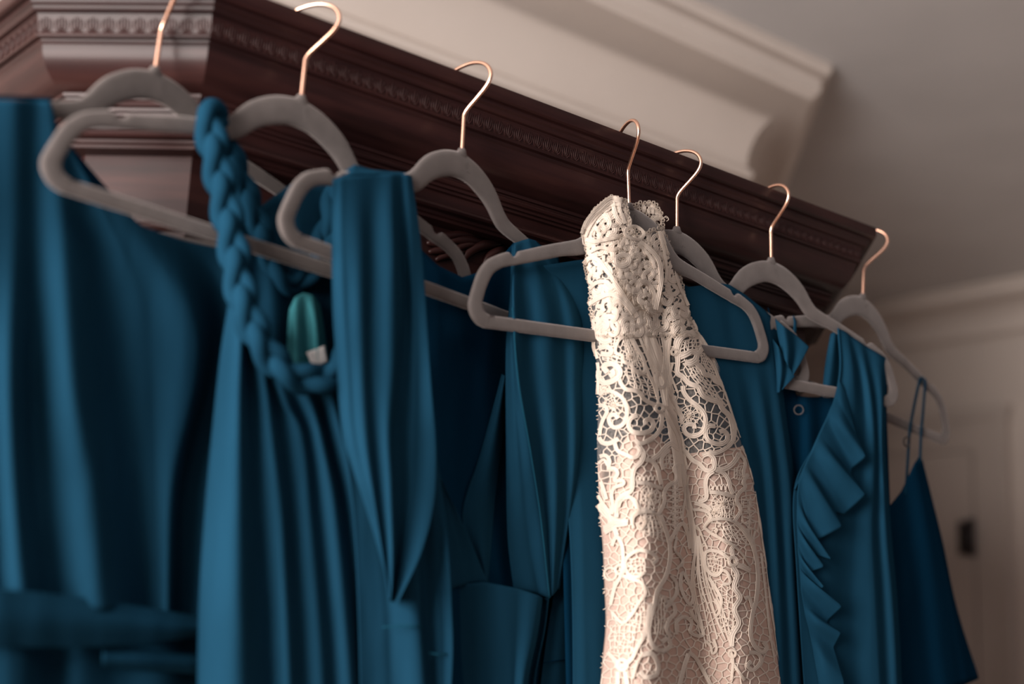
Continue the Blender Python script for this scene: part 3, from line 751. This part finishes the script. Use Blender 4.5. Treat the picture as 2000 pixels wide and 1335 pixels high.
def gown_n(x, y):
    X, N = gown_row(y)
    if x <= X[0]: return float(N[0])
    if x >= X[-1]: return float(N[-1])
    i = int(np.searchsorted(X, x))-1
    t = (x-X[i])/(X[i+1]-X[i])
    a = X[i+1]-X[i]
    m0 = (N[i+1]-N[i-1])/(X[i+1]-X[i-1])*a if i > 0 else (N[1]-N[0])*1.6
    m1 = (N[i+2]-N[i])/(X[i+2]-X[i])*a if i+2 < len(N) else (N[-1]-N[-2])*1.6
    n = (2*t**3-3*t*t+1)*N[i]+(t**3-2*t*t+t)*m0+(-2*t**3+3*t*t)*N[i+1]+(t**3-t*t)*m1
    wr = .10*noise.noise((x*.04, y*.012, 3.0)) + .05*noise.noise((x*.1, y*.03, 9.0))
    return float(n+wr)
def inside(x, y, m=0):
    X, _ = gown_row(y)
    return X[0]-m <= x <= X[-1]+m and 396 <= y <= 1400
class Lace:
    def __init__(s, nfun=gown_n): s.v = []; s.f = []; s.nf = nfun
    def pt(s, x, y, lift): return tuple(h4.on(x, y, s.nf(x, y)+lift))
    def ribbon(s, pts, w, lift=.10, prof=None, step=4.0, taper=False, wob=0.0):
        P = np.array(pts, float)
        L = np.sum(np.linalg.norm(np.diff(P, axis=0), axis=1))
        n = max(3, int(L*1.08/step)+2)
        C = catmull([(a, b, 0) for a, b in pts], n)[:, :2]
        Tn = np.gradient(C, axis=0); Tn /= (np.linalg.norm(Tn, axis=1)[:, None]+1e-9)
        Nn = np.stack([-Tn[:, 1], Tn[:, 0]], 1)
        prof = prof or [(-.5, -.03), (-.41, .085), (-.27, .015), (-.11, .025), (0, .085), (.11, .025), (.27, .015), (.41, .085), (.5, -.03)]
        k = len(prof); b = len(s.v)
        for j in range(n):
            ww = w*(1+wob*math.sin(j*2.4))
            if taper: ww *= .45+.55*min(1, min(j, n-1-j)/(n*.22))
            for o_, hh in prof:
                x, y = C[j] + Nn[j]*o_*ww
                s.v.append(s.pt(x, y, lift+hh))
        for j in range(n-1):
            for i in range(k-1):
                s.f.append((b+j*k+i, b+j*k+i+1, b+(j+1)*k+i+1, b+(j+1)*k+i))
    def thread(s, pts, w=2.6, lift=.04, step=7.0):
        s.ribbon(pts, w, lift, [(-.5, -.02), (0, .05), (.5, -.02)], step)
    def ring(s, x, y, r, w, ry=None, lift=.10):
        ry = ry or r
        s.ribbon([(x+r*math.cos(t), y+ry*math.sin(t)) for t in np.linspace(0, 2*math.pi, 13)], w, lift)
    def wheel(s, x, y, r, spokes=12, rings=2):
        for i in range(spokes):
            a = 2*math.pi*i/spokes+.2
            s.thread([(x, y), (x+r*.5*math.cos(a), y+r*.5*math.sin(a)), (x+r*math.cos(a), y+r*math.sin(a))], 2.0)
        for j in range(rings):
            rr = r*(.45+.4*j)
            s.thread([(x+rr*math.cos(t), y+rr*math.sin(t)) for t in np.linspace(0, 2*math.pi, 17)], 1.8, .05)
        s.ring(x, y, 2.4, 3.2)
    def build(s, name, mat, parent, kind=None):
        o = mesh_obj(name, s.v, s.f, mat, parent)
        if kind: o['kind'] = kind
        return o
# lining and tulle under the lace
def gown_sheet(name, x0f, x1f, y0f, y1, dn, mat, nu, nv, thick=.0008):
    G = np.zeros((nv, nu, 3))
    for i in range(nu):
        s_ = i/(nu-1)
        for j in range(nv):
            # column: fraction s_ across the gown, from its own top line to y1
            t = j/(nv-1)
            yt = y0f(s_); y = yt + (y1-yt)*t
            X, _ = gown_row(y); x = X[0]+1 + (X[-1]-X[0]-2)*s_
            G[j, i] = h4.on(x, y, gown_n(x, y)+dn)
    return grid_obj(name, G, mat, GW, thick)
lt = lambda s_: float(np.interp(s_, [0, .05, .10, .16, .22, .42, .46, .52, .58, .7, .85, 1], [985, 950, 920, 872, 846, 848, 868, 878, 886, 882, 876, 872]))
gown_sheet('lining', 0, 1, lt, 1410, -.16, M['lining'], 90, 90)
gown_sheet('tulle_layer', 0, 1, lambda s_: float(np.interp(s_, [0, .3, .5, .8, 1], [470, 460, 470, 480, 500])), 1410, -.10, M['tulle'], 70, 120, 0)
Gb = np.zeros((40, 24, 3))
for j in range(40):
    y = 560 + 850*j/39; X, _ = gown_row(y)
    for i in range(24):
        s_ = i/23; Gb[j, i] = h4.on(X[0]+2+(X[-1]-X[0]-4)*s_, y, -.6-1.6*math.sin(math.pi*s_))
grid_obj('back_panel', Gb, M['tulle'], GW, 0)
bk = np.zeros((30, 24, 3))
for j in range(30):
    y = 900 + 510*j/29; X, _ = gown_row(y)
    for i in range(24):
        s_ = i/23; bk[j, i] = h4.on(X[0]+2+(X[-1]-X[0]-4)*s_, y, -.5-1.3*math.sin(math.pi*s_))
grid_obj('lining_back', bk, M['lining'], GW)

rnd = random.Random(7)
# ---- traced tape motifs (crop origin, scale, [(width px, points)])
TR = []
def mot(ox, oy, sc, items):
    for wpx, pts in items: TR.append((wpx, [(ox+a/sc, oy+b/sc) for a, b in pts]))
mot(1130, 540, 5.135, [
    (10, [(405,1010),(430,1080),(480,1130),(560,1140),(620,1170),(650,1220),(710,1260),(780,1290)]),
    (8, [(450,600),(400,640),(370,720),(380,770),(440,790),(450,850),(520,880),(560,930),(620,970),(660,960),(665,880),(640,800),(590,720),(550,640),(500,580)]),
    (13, [(330,630),(250,650),(190,590),(190,500),(230,430),(300,400),(380,420),(425,480),(430,560),(390,610)]),
    (14, [(200,540),(250,500),(240,460),(300,440)]), (12, [(220,600),(270,560),(250,530)]),
    (13, [(290,960),(250,900),(330,870),(400,910),(415,980),(350,1040),(260,1065),(205,1020),(205,940)]),
    (12, [(330,930),(350,970),(310,1000)]), (12, [(200,720),(280,700),(330,740),(300,780),(220,770)]),
    (9, [(210,1190),(250,1150),(330,1150),(420,1200),(480,1280),(500,1340)]),
    (9, [(100,280),(170,240),(260,190),(350,180),(440,230),(490,310)]),
    (6, [(470,470),(500,430),(560,470),(600,560),(600,605),(540,580),(490,520),(470,470)]),
    (8, [(850,960),(780,880),(720,720),(682,620),(690,540),(740,470),(800,480),(840,600),(868,800),(850,960)]),
    (8, [(800,1100),(775,1030),(800,960),(850,1000),(870,1070),(840,1110),(800,1100)]),
    (9, [(850,480),(870,380),(950,330),(1020,380),(1020,470),(960,560),(900,640),(890,760),(900,900),(930,1080)]),
    (14, [(980,720),(990,640),(1050,585),(1130,570),(1200,590)]),
    (6, [(440,200),(500,320),(560,480),(650,700),(720,880),(780,1080),(800,1280)]),
    (6, [(480,270),(590,460),(660,640),(740,860),(800,1000)]),
    (6, [(350,80),(430,200),(520,330),(620,480),(680,640),(700,780),(760,960)]),
    (6, [(600,420),(660,560),(700,720),(790,940)]),
    (6, [(860,640),(880,800),(885,960),(890,1120),(900,1300)]),
    (6, [(880,960),(920,1100),(960,1240),(1000,1330)]),
    (7, [(650,830),(700,960),(760,1090),(800,1230)]),
    (8, [(140,430),(160,560),(150,700),(190,820)]), (8, [(190,860),(200,960),(195,1080),(190,1180)])])
mot(1250, 600, 5.135, [
    (12, [(370,430),(380,540),(375,650),(430,695),(490,760),(580,795),(605,840),(640,890),(720,930),(790,950),(830,1020),(890,1080),(920,1150),(935,1250),(935,1340)]),
    (10, [(370,420),(400,330),(460,280),(530,268),(600,295),(632,360),(615,430),(560,480)]),
    (13, [(400,500),(470,470),(520,440),(570,470),(555,525),(500,560),(450,545)]), (10, [(480,580),(540,560),(590,520)]),
    (12, [(560,555),(620,610),(650,670),(720,690),(760,740),(820,770),(848,800)]),
    (7, [(490,100),(560,230),(640,340),(700,440),(760,560),(820,700),(850,800),(900,980),(950,1120),(1020,1300)]),
    (4, [(640,420),(720,560),(790,720),(860,880),(910,1020)]), (4, [(660,400),(760,600),(830,780)]),
    (11, [(430,785),(440,850),(500,930),(580,990),(640,1060),(658,1140),(630,1240),(550,1290),(470,1270),(440,1210),(480,1170),(540,1180),(545,1215)]),
    (8, [(355,885),(340,940),(380,1020),(425,1100),(400,1160)]), (8, [(430,1170),(400,1080),(350,1010)]),
    (5, [(310,300),(290,480),(305,660),(380,860)]), (5, [(270,330),(250,560),(270,760),(330,960)]), (5, [(330,560),(300,700),(340,860)]),
    (10, [(520,130),(560,230),(470,260)]), (14, [(430,50),(450,70),(470,60)])])
mot(1140, 780, 5.135, [
    (10, [(400,-10),(430,80),(430,170),(390,250),(310,280),(260,230),(260,170),(310,150),(345,190)]),
    (9, [(150,60),(210,60),(235,120),(195,200),(170,280),(160,360)]),
    (11, [(540,155),(470,190),(450,260),(490,320),(580,335),(670,310),(700,250),(670,200),(620,210),(625,250)]),
    (10, [(780,110),(785,200),(770,290),(720,360),(640,415),(560,440),(510,400)]),
    (11, [(150,380),(190,430),(250,440),(320,410),(350,390)]),
    (10, [(310,430),(340,510),(420,550),(490,580),(540,560),(560,500),(520,460)]),
    (11, [(560,470),(600,540),(580,620),(510,690),(490,780),(490,860),(470,920),(400,950),(350,1010),(330,1090),(330,1180)]),
    (10, [(620,600),(690,620),(740,690),(760,780),(780,850)]), (12, [(690,600),(760,550),(820,480),(880,440),(930,480),(965,500)]),
    (9, [(800,700),(780,620),(800,560),(860,500)]),
    (9, [(530,830),(640,840),(720,870),(790,890)]),
    (9, [(960,640),(910,690),(930,760),(920,820),(850,860),(810,930),(810,1020),(780,1100),(740,1160)]),
    (5, [(990,640),(1000,800),(1020,950),(1000,1100),(990,1210)]), (4, [(1050,760),(1040,900),(1050,1100)]),
    (12, [(150,1060),(210,1100),(250,1160),(270,1230)]), (8, [(140,960),(200,1050),(260,1130)]),
    (9, [(230,690),(310,690),(340,740),(310,810),(390,810),(395,850),(310,880),(280,950),(290,1050),(280,1150)]),
    (9, [(170,820),(200,900),(230,1000)]), (18, [(300,1250),(360,1240),(430,1230)]), (12, [(200,1290),(260,1260),(310,1230)]),
    (7, [(500,1290),(480,1180),(540,1120),(640,1110),(730,1150),(790,1230),(830,1330)]), (5, [(600,1160),(625,1190),(590,1205),(575,1180)]), (5, [(535,1270),(560,1300),(595,1290),(590,1250)]),
    (7, [(350,1080),(380,1010),(450,980),(510,1000),(540,1060),(550,1110)]),
    (7, [(800,130),(870,240),(930,340),(960,440),(970,500)]), (6, [(860,120),(930,260),(990,400),(1010,560),(1040,700)]), (6, [(820,60),(890,150),(960,300)]),
    (9, [(160,570),(220,560),(260,610),(250,680)]), (7, [(150,640),(200,600),(240,660)])])
mot(1300, 820, 5.135, [
    (11, [(500,60),(430,60),(400,120),(420,190),(480,230),(560,240),(610,210),(620,150),(580,110),(540,120)]),
    (10, [(670,-10),(692,60),(690,150),(660,230),(590,290),(500,330),(430,310)]),
    (11, [(370,360),(430,340),(480,380),(490,450),(470,500),(400,500),(340,440),(270,400),(220,340),(180,300)]),
    (11, [(480,510),(420,560),(400,640),(410,730),(400,790),(330,820)]),
    (12, [(510,495),(590,490),(660,450),(710,390),(740,330)]), (10, [(500,500),(580,530),(630,600),(650,680),(680,740)]),
    (8, [(720,330),(780,380),(800,440),(780,520),(800,570)]), (9, [(440,720),(540,730),(620,750),(700,770)]),
    (9, [(830,540),(780,620),(800,670),(740,730),(710,800),(740,860),(750,920),(700,1000),(690,1020)]),
    (10, [(290,830),(370,850),(430,880),(450,910)]), (7, [(280,900),(350,900),(430,930),(460,990)]),
    (7, [(380,1080),(430,1010),(530,990),(640,1000),(740,1050),(820,1130),(880,1230),(900,1330)]), (6, [(390,1080),(460,1140),(560,1190),(660,1240),(740,1310)]),
    (5, [(505,1025),(550,1040),(540,1065),(520,1060)]), (5, [(465,1095),(490,1080),(520,1100),(500,1130)]),
    (6, [(760,260),(830,400),(870,560),(920,700),(940,900),(960,1050),(980,1200),(1000,1335)]), (5, [(900,1110),(870,1220)]), (5, [(310,1060),(340,1100),(380,1200),(420,1290)])])
mot(1120, 950, 3.468, [
    (9, [(350,560),(350,500),(390,455),(450,430),(530,450),(565,490),(540,520)]), (8, [(345,520),(370,590),(430,610),(480,580)]),
    (8, [(260,850),(330,920),(390,870),(440,790),(485,720),(460,650),(390,625),(330,600)]), (9, [(260,400),(290,340),(330,400),(335,520),(320,600),(280,680),(250,800)]),
    (10, [(590,190),(640,340),(655,420),(650,520),(620,620),(570,700),(550,800),(520,900),(510,1000),(540,1080),(600,1110),(655,1080),(640,1030),(600,1050)]),
    (9, [(655,370),(700,290),(740,250),(775,320),(790,420)]), (6, [(700,340),(690,430),(740,500),(700,560)]),
    (8, [(780,640),(740,580),(725,660),(750,740),(790,795),(812,740),(780,640)]), (8, [(660,600),(700,660),(690,740),(640,780),(610,740)]),
    (9, [(620,820),(670,790),(690,850),(650,900),(630,960),(660,1020)]), (8, [(700,1000),(700,920),(750,880),(800,920),(790,980),(840,1010),(880,1000),(860,940),(820,890),(790,830)]),
    (12, [(1080,540),(1110,600),(1090,680),(1130,750),(1090,830),(1120,920),(1080,1000),(1070,1080)]),
    (8, [(1060,490),(980,440),(900,440),(890,520),(920,580),(970,600),(1010,560)]), (12, [(1110,530),(1150,545),(1200,570)]), (9, [(1080,470),(1070,420),(1100,400)]),
    (10, [(1090,230),(1180,330),(1230,450),(1250,600),(1240,750),(1210,880),(1200,1000),(1230,1080),(1280,1120),(1310,1090),(1285,1050)]),
    (6, [(890,270),(930,230),(1020,215),(1090,240)]), (5, [(880,280),(1000,350),(1120,430),(1200,540)]),
    (8, [(1160,760),(1190,750),(1215,820)]), (9, [(1190,1120),(1250,1130),(1270,1180),(1220,1240),(1180,1210),(1205,1180)]),
    (9, [(780,1120),(830,1160),(870,1230),(930,1340)]), (10, [(780,1130),(750,1220),(720,1340)]), (11, [(460,1140),(530,1130),(572,1200),(560,1270),(490,1290),(450,1250)]),
    (10, [(230,1120),(290,1180),(330,1210),(390,1170),(430,1090),(480,1000),(500,900),(520,800)]), (11, [(300,1250),(300,1340)]), (11, [(350,1250),(365,1340)]), (7, [(400,1300),(430,1200),(470,1120)]),
    (6, [(890,1040),(930,1080),(940,1130),(970,1100),(950,1030)]), (7, [(1060,1100),(1080,1180),(1070,1310)]), (7, [(1070,1180),(1110,1240),(1160,1310)]),
    (7, [(1240,0),(1260,200),(1290,400),(1320,600),(1340,800),(1370,980),(1400,1180),(1430,1335)]), (5, [(1270,450),(1290,620),(1310,800),(1330,980),(1360,1150)]),
    (14, [(165,120),(230,200),(300,235),(370,240)]), (12, [(210,310),(270,280),(295,330)]), (9, [(280,180),(300,90),(360,60),(410,100),(430,150)]), (7, [(400,250),(410,200),(470,170),(550,180),(590,220)]), (5, [(430,250),(470,280),(490,230),(470,200)]),
    (7, [(830,820),(860,900),(880,1000)]), (7, [(960,880),(990,840),(960,760)]), (8, [(920,620),(960,680),(1000,760),(990,840)]), (7, [(990,560),(1040,580),(1060,650),(1010,660)]),
    ])
for wpx, pts in TR:
    lc = Lace(); lc.ribbon(pts, wpx*.86, .08, None, 3.6, False, .05); lc.build('lace_motif', M['lace'], GW)
# lower hem of the frame: a few more scrolls below the picture edge
# ---- rings, wheels, arches, lattices and bar threads
th = Lace()
for (ox, oy, sc, lst) in ((1130, 540, 5.135, [(315, 200, 5, 4), (340, 270, 8, 5), (955, 755, 5, 5)]), (1250, 600, 5.135, [(345, 450, 6, 4), (195, 1010, 7, 6), (450, 60, 8, 7)]),
                          (1140, 780, 5.135, [(760, 90, 7, 6)]), (1120, 950, 3.468, [(1080, 505, 8, 7), (330, 1205, 10, 8), (1075, 1130, 7, 5), (315, 560, 9, 6), (250, 590, 12, 5)])):
    for x, y, r_, w_ in lst: th.ring(ox+x/sc, oy+y/sc, r_, w_)
for x, y, r_ in ((1250+495/5.135, 600+1085/5.135, 23), (1140+300/5.135, 780+50/5.135, 22), (1140+670/5.135, 780+965/5.135, 22), (1300+575/5.135, 820+835/5.135, 25), (1130+520/5.135, 540+800/5.135, 18), (1395, 1000, 20), (1180, 760, 12)):
    th.wheel(x, y, r_, 12, 2)
def lattice(q, nu, nv, w=2.4):
    q = np.array(q, float)
    B = lambda s_, t: (q[0]*(1-s_)+q[1]*s_)*(1-t)+(q[3]*(1-s_)+q[2]*s_)*t
    for i in range(nu+1):
        th.thread([tuple(B(i/nu, t)+np.array((1.2*math.sin(9*t+i), 0))) for t in np.linspace(0, 1, nv+1)], w, .03)
    for j in range(nv+1):
        th.thread([tuple(B(t, j/nv)+np.array((0, 1.2*math.sin(7*t+j)))) for t in np.linspace(0, 1, nu+1)], w, .03)
def lat(ox, oy, sc, q, nu, nv, w=2.4): lattice([(ox+a/sc, oy+b/sc) for a, b in q], nu, nv, w)
A5 = (1130, 540, 5.135); B5 = (1250, 600, 5.135); C5 = (1140, 780, 5.135); D5 = (1300, 820, 5.135); E3 = (1120, 950, 3.468)
lat(*A5, [(470, 910), (690, 960), (800, 1240), (520, 1090)], 4, 5); lat(*A5, [(440, 610), (540, 620), (650, 900), (520, 890)], 5, 9, 2.0); lat(*A5, [(860, 400), (1000, 380), (1000, 480), (860, 560)], 5, 5)
lat(*A5, [(230, 570), (400, 560), (400, 700), (230, 700)], 5, 4, 2); lat(*A5, [(240, 770), (420, 780), (440, 900), (240, 830)], 4, 3)
lat(*B5, [(420, 330), (600, 310), (600, 450), (400, 500)], 5, 4); lat(*B5, [(430, 560), (600, 620), (860, 980), (620, 830)], 4, 6); lat(*B5, [(600, 480), (680, 470), (830, 760), (700, 680)], 4, 7, 2.0)
lat(*C5, [(790, 560), (910, 560), (900, 690), (790, 690)], 3, 3); lat(*C5, [(560, 1180), (740, 1150), (800, 1330), (560, 1330)], 5, 4, 2.0); lat(*C5, [(600, 900), (780, 930), (750, 1120), (560, 1080)], 4, 4, 2)
lat(*D5, [(540, 1060), (720, 1060), (860, 1250), (620, 1210)], 5, 4, 2.2); lat(*D5, [(760, 770), (930, 740), (930, 1120), (760, 1020)], 2, 4, 2.4); lat(*D5, [(690, 480), (790, 460), (760, 600), (690, 590)], 3, 3); lat(*D5, [(440, 860), (690, 840), (690, 980), (450, 970)], 5, 3, 2)
lat(*E3, [(360, 490), (480, 480), (490, 580), (370, 590)], 4, 4, 2.2); lat(*E3, [(490, 230), (600, 220), (640, 380), (480, 320)], 5, 4, 2); lat(*E3, [(900, 460), (1010, 480), (1000, 580), (920, 570)], 4, 4, 2); lat(*E3, [(960, 640), (1080, 700), (1080, 1000), (1000, 960)], 3, 7, 2); lat(*E3, [(250, 940), (420, 940), (400, 1130), (250, 1120)], 5, 5, 2)
lat(*E3, [(560, 700), (620, 760), (610, 1000), (550, 1000)], 3, 6, 2); lat(*E3, [(370, 800), (480, 760), (480, 960), (380, 940)], 4, 4, 2)
for ox, oy, sc, xs, y0_, y1_ in ((1140, 780, 5.135, range(545, 730, 42), 810, 765), (1300, 820, 5.135, range(455, 630, 42), 700, 650)):
    for x in xs:
        th.thread([(ox+(x-18)/sc, oy+y0_/sc), (ox+(x-12)/sc, oy+y1_/sc), (ox+x/sc, oy+(y1_-8)/sc), (ox+(x+12)/sc, oy+y1_/sc), (ox+(x+18)/sc, oy+y0_/sc)], 2.6, .06)
# cross-stitch chains
for ox, oy, sc, x, y0_, y1_ in ((1140, 780, 5.135, 920, 850, 1300), (1300, 820, 5.135, 90, 640, 1080), (1120, 950, 3.468, 690, 20, 260), (1300, 820, 5.135, 840, 800, 1130)):
    th.thread([(ox+x/sc, oy+y0_/sc), (ox+(x+3)/sc, oy+(y0_+y1_)/2/sc), (ox+(x-4)/sc, oy+y1_/sc)], 3.2, .07)
    for y in range(y0_, y1_, int(58*sc/5.135)):
        th.thread([(ox+(x-60)/sc, oy+(y+4)/sc), (ox+x/sc, oy+y/sc), (ox+(x+50)/sc, oy+(y-6)/sc)], 2.6, .07)
        th.thread([(ox+(x-22)/sc, oy+(y-16)/sc), (ox+x/sc, oy+y/sc), (ox+(x+22)/sc, oy+(y+16)/sc)], 2.2, .08)
        th.thread([(ox+(x-22)/sc, oy+(y+16)/sc), (ox+x/sc, oy+y/sc), (ox+(x+22)/sc, oy+(y-16)/sc)], 2.2, .08)
# gathered threads fanning along the fold
for k in range(10):
    a = min(1, max(0, k/9+rnd.uniform(-.06, .06)))
    th.thread([(1362+4*a, 1046), (1352+34*a+rnd.uniform(-3, 3), 1130), (1358+54*a+rnd.uniform(-4, 4), 1200), (1368+66*a, 1255+rnd.uniform(-15, 12))], 2.8, .06+.04*rnd.random())
for k in range(14):
    a = k/13
    th.thread([(1216+12*a, 560+10*a), (1250+22*a, 640), (1284+24*a, 740), (1306+20*a, 840), (1326+18*a, 950)], 2.4, .04+.05*rnd.random())
for k in range(9):
    a = k/8
    th.thread([(1332+10*a, 940), (1344+10*a, 1010), (1352+14*a, 1080)], 2.4, .05)
# honeycomb brides: Voronoi edges
def brides(dst, pts, keep, w, lift):
    res = delaunay_2d_cdt([Vector(p) for p in pts], [], [], 0, 1e-6)
    V, F = res[0], res[2]
    cc, em = [], {}
    for fi, f in enumerate(F):
        a, b, c_ = [V[i] for i in f[:3]]
        d = 2*(a.x*(b.y-c_.y)+b.x*(c_.y-a.y)+c_.x*(a.y-b.y))
        if abs(d) < 1e-9: cc.append(None); continue
        ux = ((a.x**2+a.y**2)*(b.y-c_.y)+(b.x**2+b.y**2)*(c_.y-a.y)+(c_.x**2+c_.y**2)*(a.y-b.y))/d
        uy = ((a.x**2+a.y**2)*(c_.x-b.x)+(b.x**2+b.y**2)*(a.x-c_.x)+(c_.x**2+c_.y**2)*(b.x-a.x))/d
        cc.append((ux, uy))
        for i in range(3):
            em.setdefault(tuple(sorted((f[i], f[(i+1) % 3]))), []).append(fi)
    for e, fs in em.items():
        if len(fs) != 2: continue
        p, q = cc[fs[0]], cc[fs[1]]
        if p is None or q is None or not keep(*p) or not keep(*q): continue
        if abs(p[0]-q[0])+abs(p[1]-q[1]) < 2: continue
        dst.thread([p, ((p[0]+q[0])/2+rnd.uniform(-.6, .6), (p[1]+q[1])/2+rnd.uniform(-.6, .6)), q], w, lift)
def scatter(x0, x1, y0, y1, sp, jit, ok):
    out = []; y = y0; r_ = 0
    while y < y1:
        x = x0 + (sp/2 if r_ % 2 else 0)
        while x < x1:
            p = (x+rnd.uniform(-jit, jit)*sp, y+rnd.uniform(-jit, jit)*sp)
            if ok(*p): out.append(p)
            x += sp
        y += sp*.87; r_ += 1
    return out
brides(th, scatter(1130, 1560, 640, 1440, 16.5, .36, lambda x, y: inside(x, min(y, 1400), 25)), lambda x, y: inside(x, y, -1) and y > 625, 2.5, .02)
th.build('lace_bars', M['thread'], GW, 'stuff')
# ---- gathered collar: dense lace with small holes
def inpoly(x, y, P):
    c_ = False; j = len(P)-1
    for i in range(len(P)):
        if ((P[i][1] > y) != (P[j][1] > y)) and (x < (P[j][0]-P[i][0])*(y-P[i][1])/(P[j][1]-P[i][1])+P[i][0]): c_ = not c_
        j = i
    return c_
COLL = [(1137, 454), (1158, 412), (1192, 384), (1222, 390), (1226, 420), (1234, 446), (1262, 454), (1282, 447), (1293, 446), (1312, 490), (1326, 530), (1346, 620), (1362, 655), (1162, 655), (1152, 592), (1155, 570), (1143, 522), (1147, 490)]
FLAP = [(1212, 470), (1234, 452), (1262, 474), (1284, 508), (1292, 542), (1290, 580), (1277, 614), (1262, 602), (1240, 582), (1212, 545)]
BACKC = [(1236, 404), (1248, 397), (1264, 394), (1280, 398), (1291, 414), (1296, 448), (1284, 446), (1268, 424), (1250, 410)]
def dense(name, poly, nf, seed, sp, wl, mat, extra=()):
    r2 = random.Random(seed)
    lc = Lace(nf)
    ok = lambda x, y: inpoly(x, y, poly)
    xs = [p[0] for p in poly]; ys = [p[1] for p in poly]
    brides(lc, scatter(min(xs)-20, max(xs)+20, min(ys)-20, max(ys)+20, sp*.62, .35, lambda x, y: True), ok, 2.8, .0)
    for (x, y) in scatter(min(xs), max(xs), min(ys), max(ys), sp, .3, ok):
        r_ = r2.uniform(.42, .75)*sp; a0 = r2.uniform(0, 6.28); dr = r2.choice((-1, 1)); tn = r2.uniform(3.6, 6.2)
        pts = [(x+r_*(1-.5*t/tn)*math.cos(a0+dr*t), y+1.25*r_*(1-.5*t/tn)*math.sin(a0+dr*t)) for t in np.linspace(0, tn, 9)]
        pts = [p for p in pts if ok(*p)]
        if len(pts) >= 4: lc.ribbon(pts, r2.uniform(*wl), .06+.10*r2.random(), None, 3.2, False, .05)
    # edge cord with small picots
    n = len(poly)
    for i in range(n):
        p, q = np.array(poly[i], float), np.array(poly[(i+1) % n], float)
        L = np.linalg.norm(q-p)
        for k in range(int(L/6)):
            m_ = p+(q-p)*(k+.5)/max(1, int(L/6)) + np.array((r2.uniform(-1.5, 1.5), r2.uniform(-1.5, 1.5)))
            lc.ring(m_[0], m_[1], 3.0, 2.6, 3.4, .08)
    for w_, pts in extra: lc.ribbon(pts, w_, .2, None, 3.2, False, .04)
    return lc.build(name, mat, GW, 'stuff')
u4 = lambda L: [(1120+a/4.946, 370+b/4.946) for a, b in L]
dense('collar_lace', COLL, gown_n, 3, 19, (7, 10.5), M['lace'], [
    (6, [(1136, 456), (1144, 434), (1160, 413), (1178, 396), (1196, 386), (1216, 390)]), (6, [(1143, 463), (1154, 440), (1170, 418), (1194, 400), (1218, 402)]),
    (10, u4([(470, 120), (400, 100), (340, 125), (260, 200), (180, 265), (110, 380)])), (7, u4([(440, 130), (450, 200), (480, 270), (500, 330)])), (8, u4([(380, 110), (390, 180), (420, 270), (470, 330)])),
    (8, u4([(120, 480), (200, 500), (320, 480), (460, 450)])), (7, u4([(160, 600), (260, 560), (380, 580), (470, 560)])), (9, u4([(100, 720), (160, 660), (240, 680), (300, 760), (360, 830)])),
    (8, u4([(380, 900), (430, 970), (500, 1050), (560, 1130), (620, 1230)])), (8, u4([(340, 800), (390, 880), (460, 980), (520, 1080)])), (8, u4([(150, 960), (220, 900), (320, 890), (380, 960)])),
    (9, u4([(140, 1110), (240, 1050), (340, 1010), (430, 1040), (520, 1120), (580, 1200)])), (7, u4([(860, 400), (900, 520), (950, 640), (990, 760), (1010, 880), (1060, 1010), (1110, 1120)])), (6, u4([(830, 400), (870, 560), (900, 760), (890, 900)])),
    (10, u4([(1060, 1140), (1100, 1170), (1080, 1220), (1040, 1190)])), (7, u4([(560, 1190), (640, 1140), (740, 1170), (860, 1170)]))])
sh = Lace()
fl = dense('collar_flap', FLAP, lambda x, y: gown_n(x, y)+.9, 5, 15, (6, 9), M['lace'], [
    (6, u4([(520, 365), (600, 355), (665, 395), (680, 440), (640, 480), (560, 470), (500, 430), (520, 365)])), (9, u4([(410, 660), (470, 630), (530, 650), (530, 710), (470, 740), (415, 720), (410, 660)])),
    (9, u4([(640, 500), (720, 560), (800, 640), (838, 730), (850, 850), (832, 980), (795, 1160)])), (6, u4([(620, 520), (700, 600), (760, 680), (790, 760)])), (7, u4([(660, 890), (720, 900), (780, 1000), (780, 1120)])), (7, u4([(700, 800), (750, 780), (770, 830), (740, 860)]))])
dense('collar_back', BACKC, lambda x, y: -.75, 9, 12, (6, 8), M['lace'])
# stray yarns along the left edge and the neck
st = Lace()
for k in range(120):
    y = rnd.uniform(470, 1330); X, _ = gown_row(y); x = X[0]
    if rnd.random() < .35: x = X[-1]
    sg = -1 if x < 1300 else 1
    st.thread([(x-sg*2, y), (x+sg*rnd.uniform(1, 4), y+rnd.uniform(-4, 4))], 1.6, .05)
for pts in ([(1292, 430), (1298, 424), (1303, 426)], [(1294, 428), (1301, 422), (1306, 428), (1302, 432)], [(1134, 455), (1140, 452), (1146, 455)]):
    st.thread(pts, 1.5, .1, 2.0)
st.build('stray_yarn', M['thread'], GW, 'stuff')
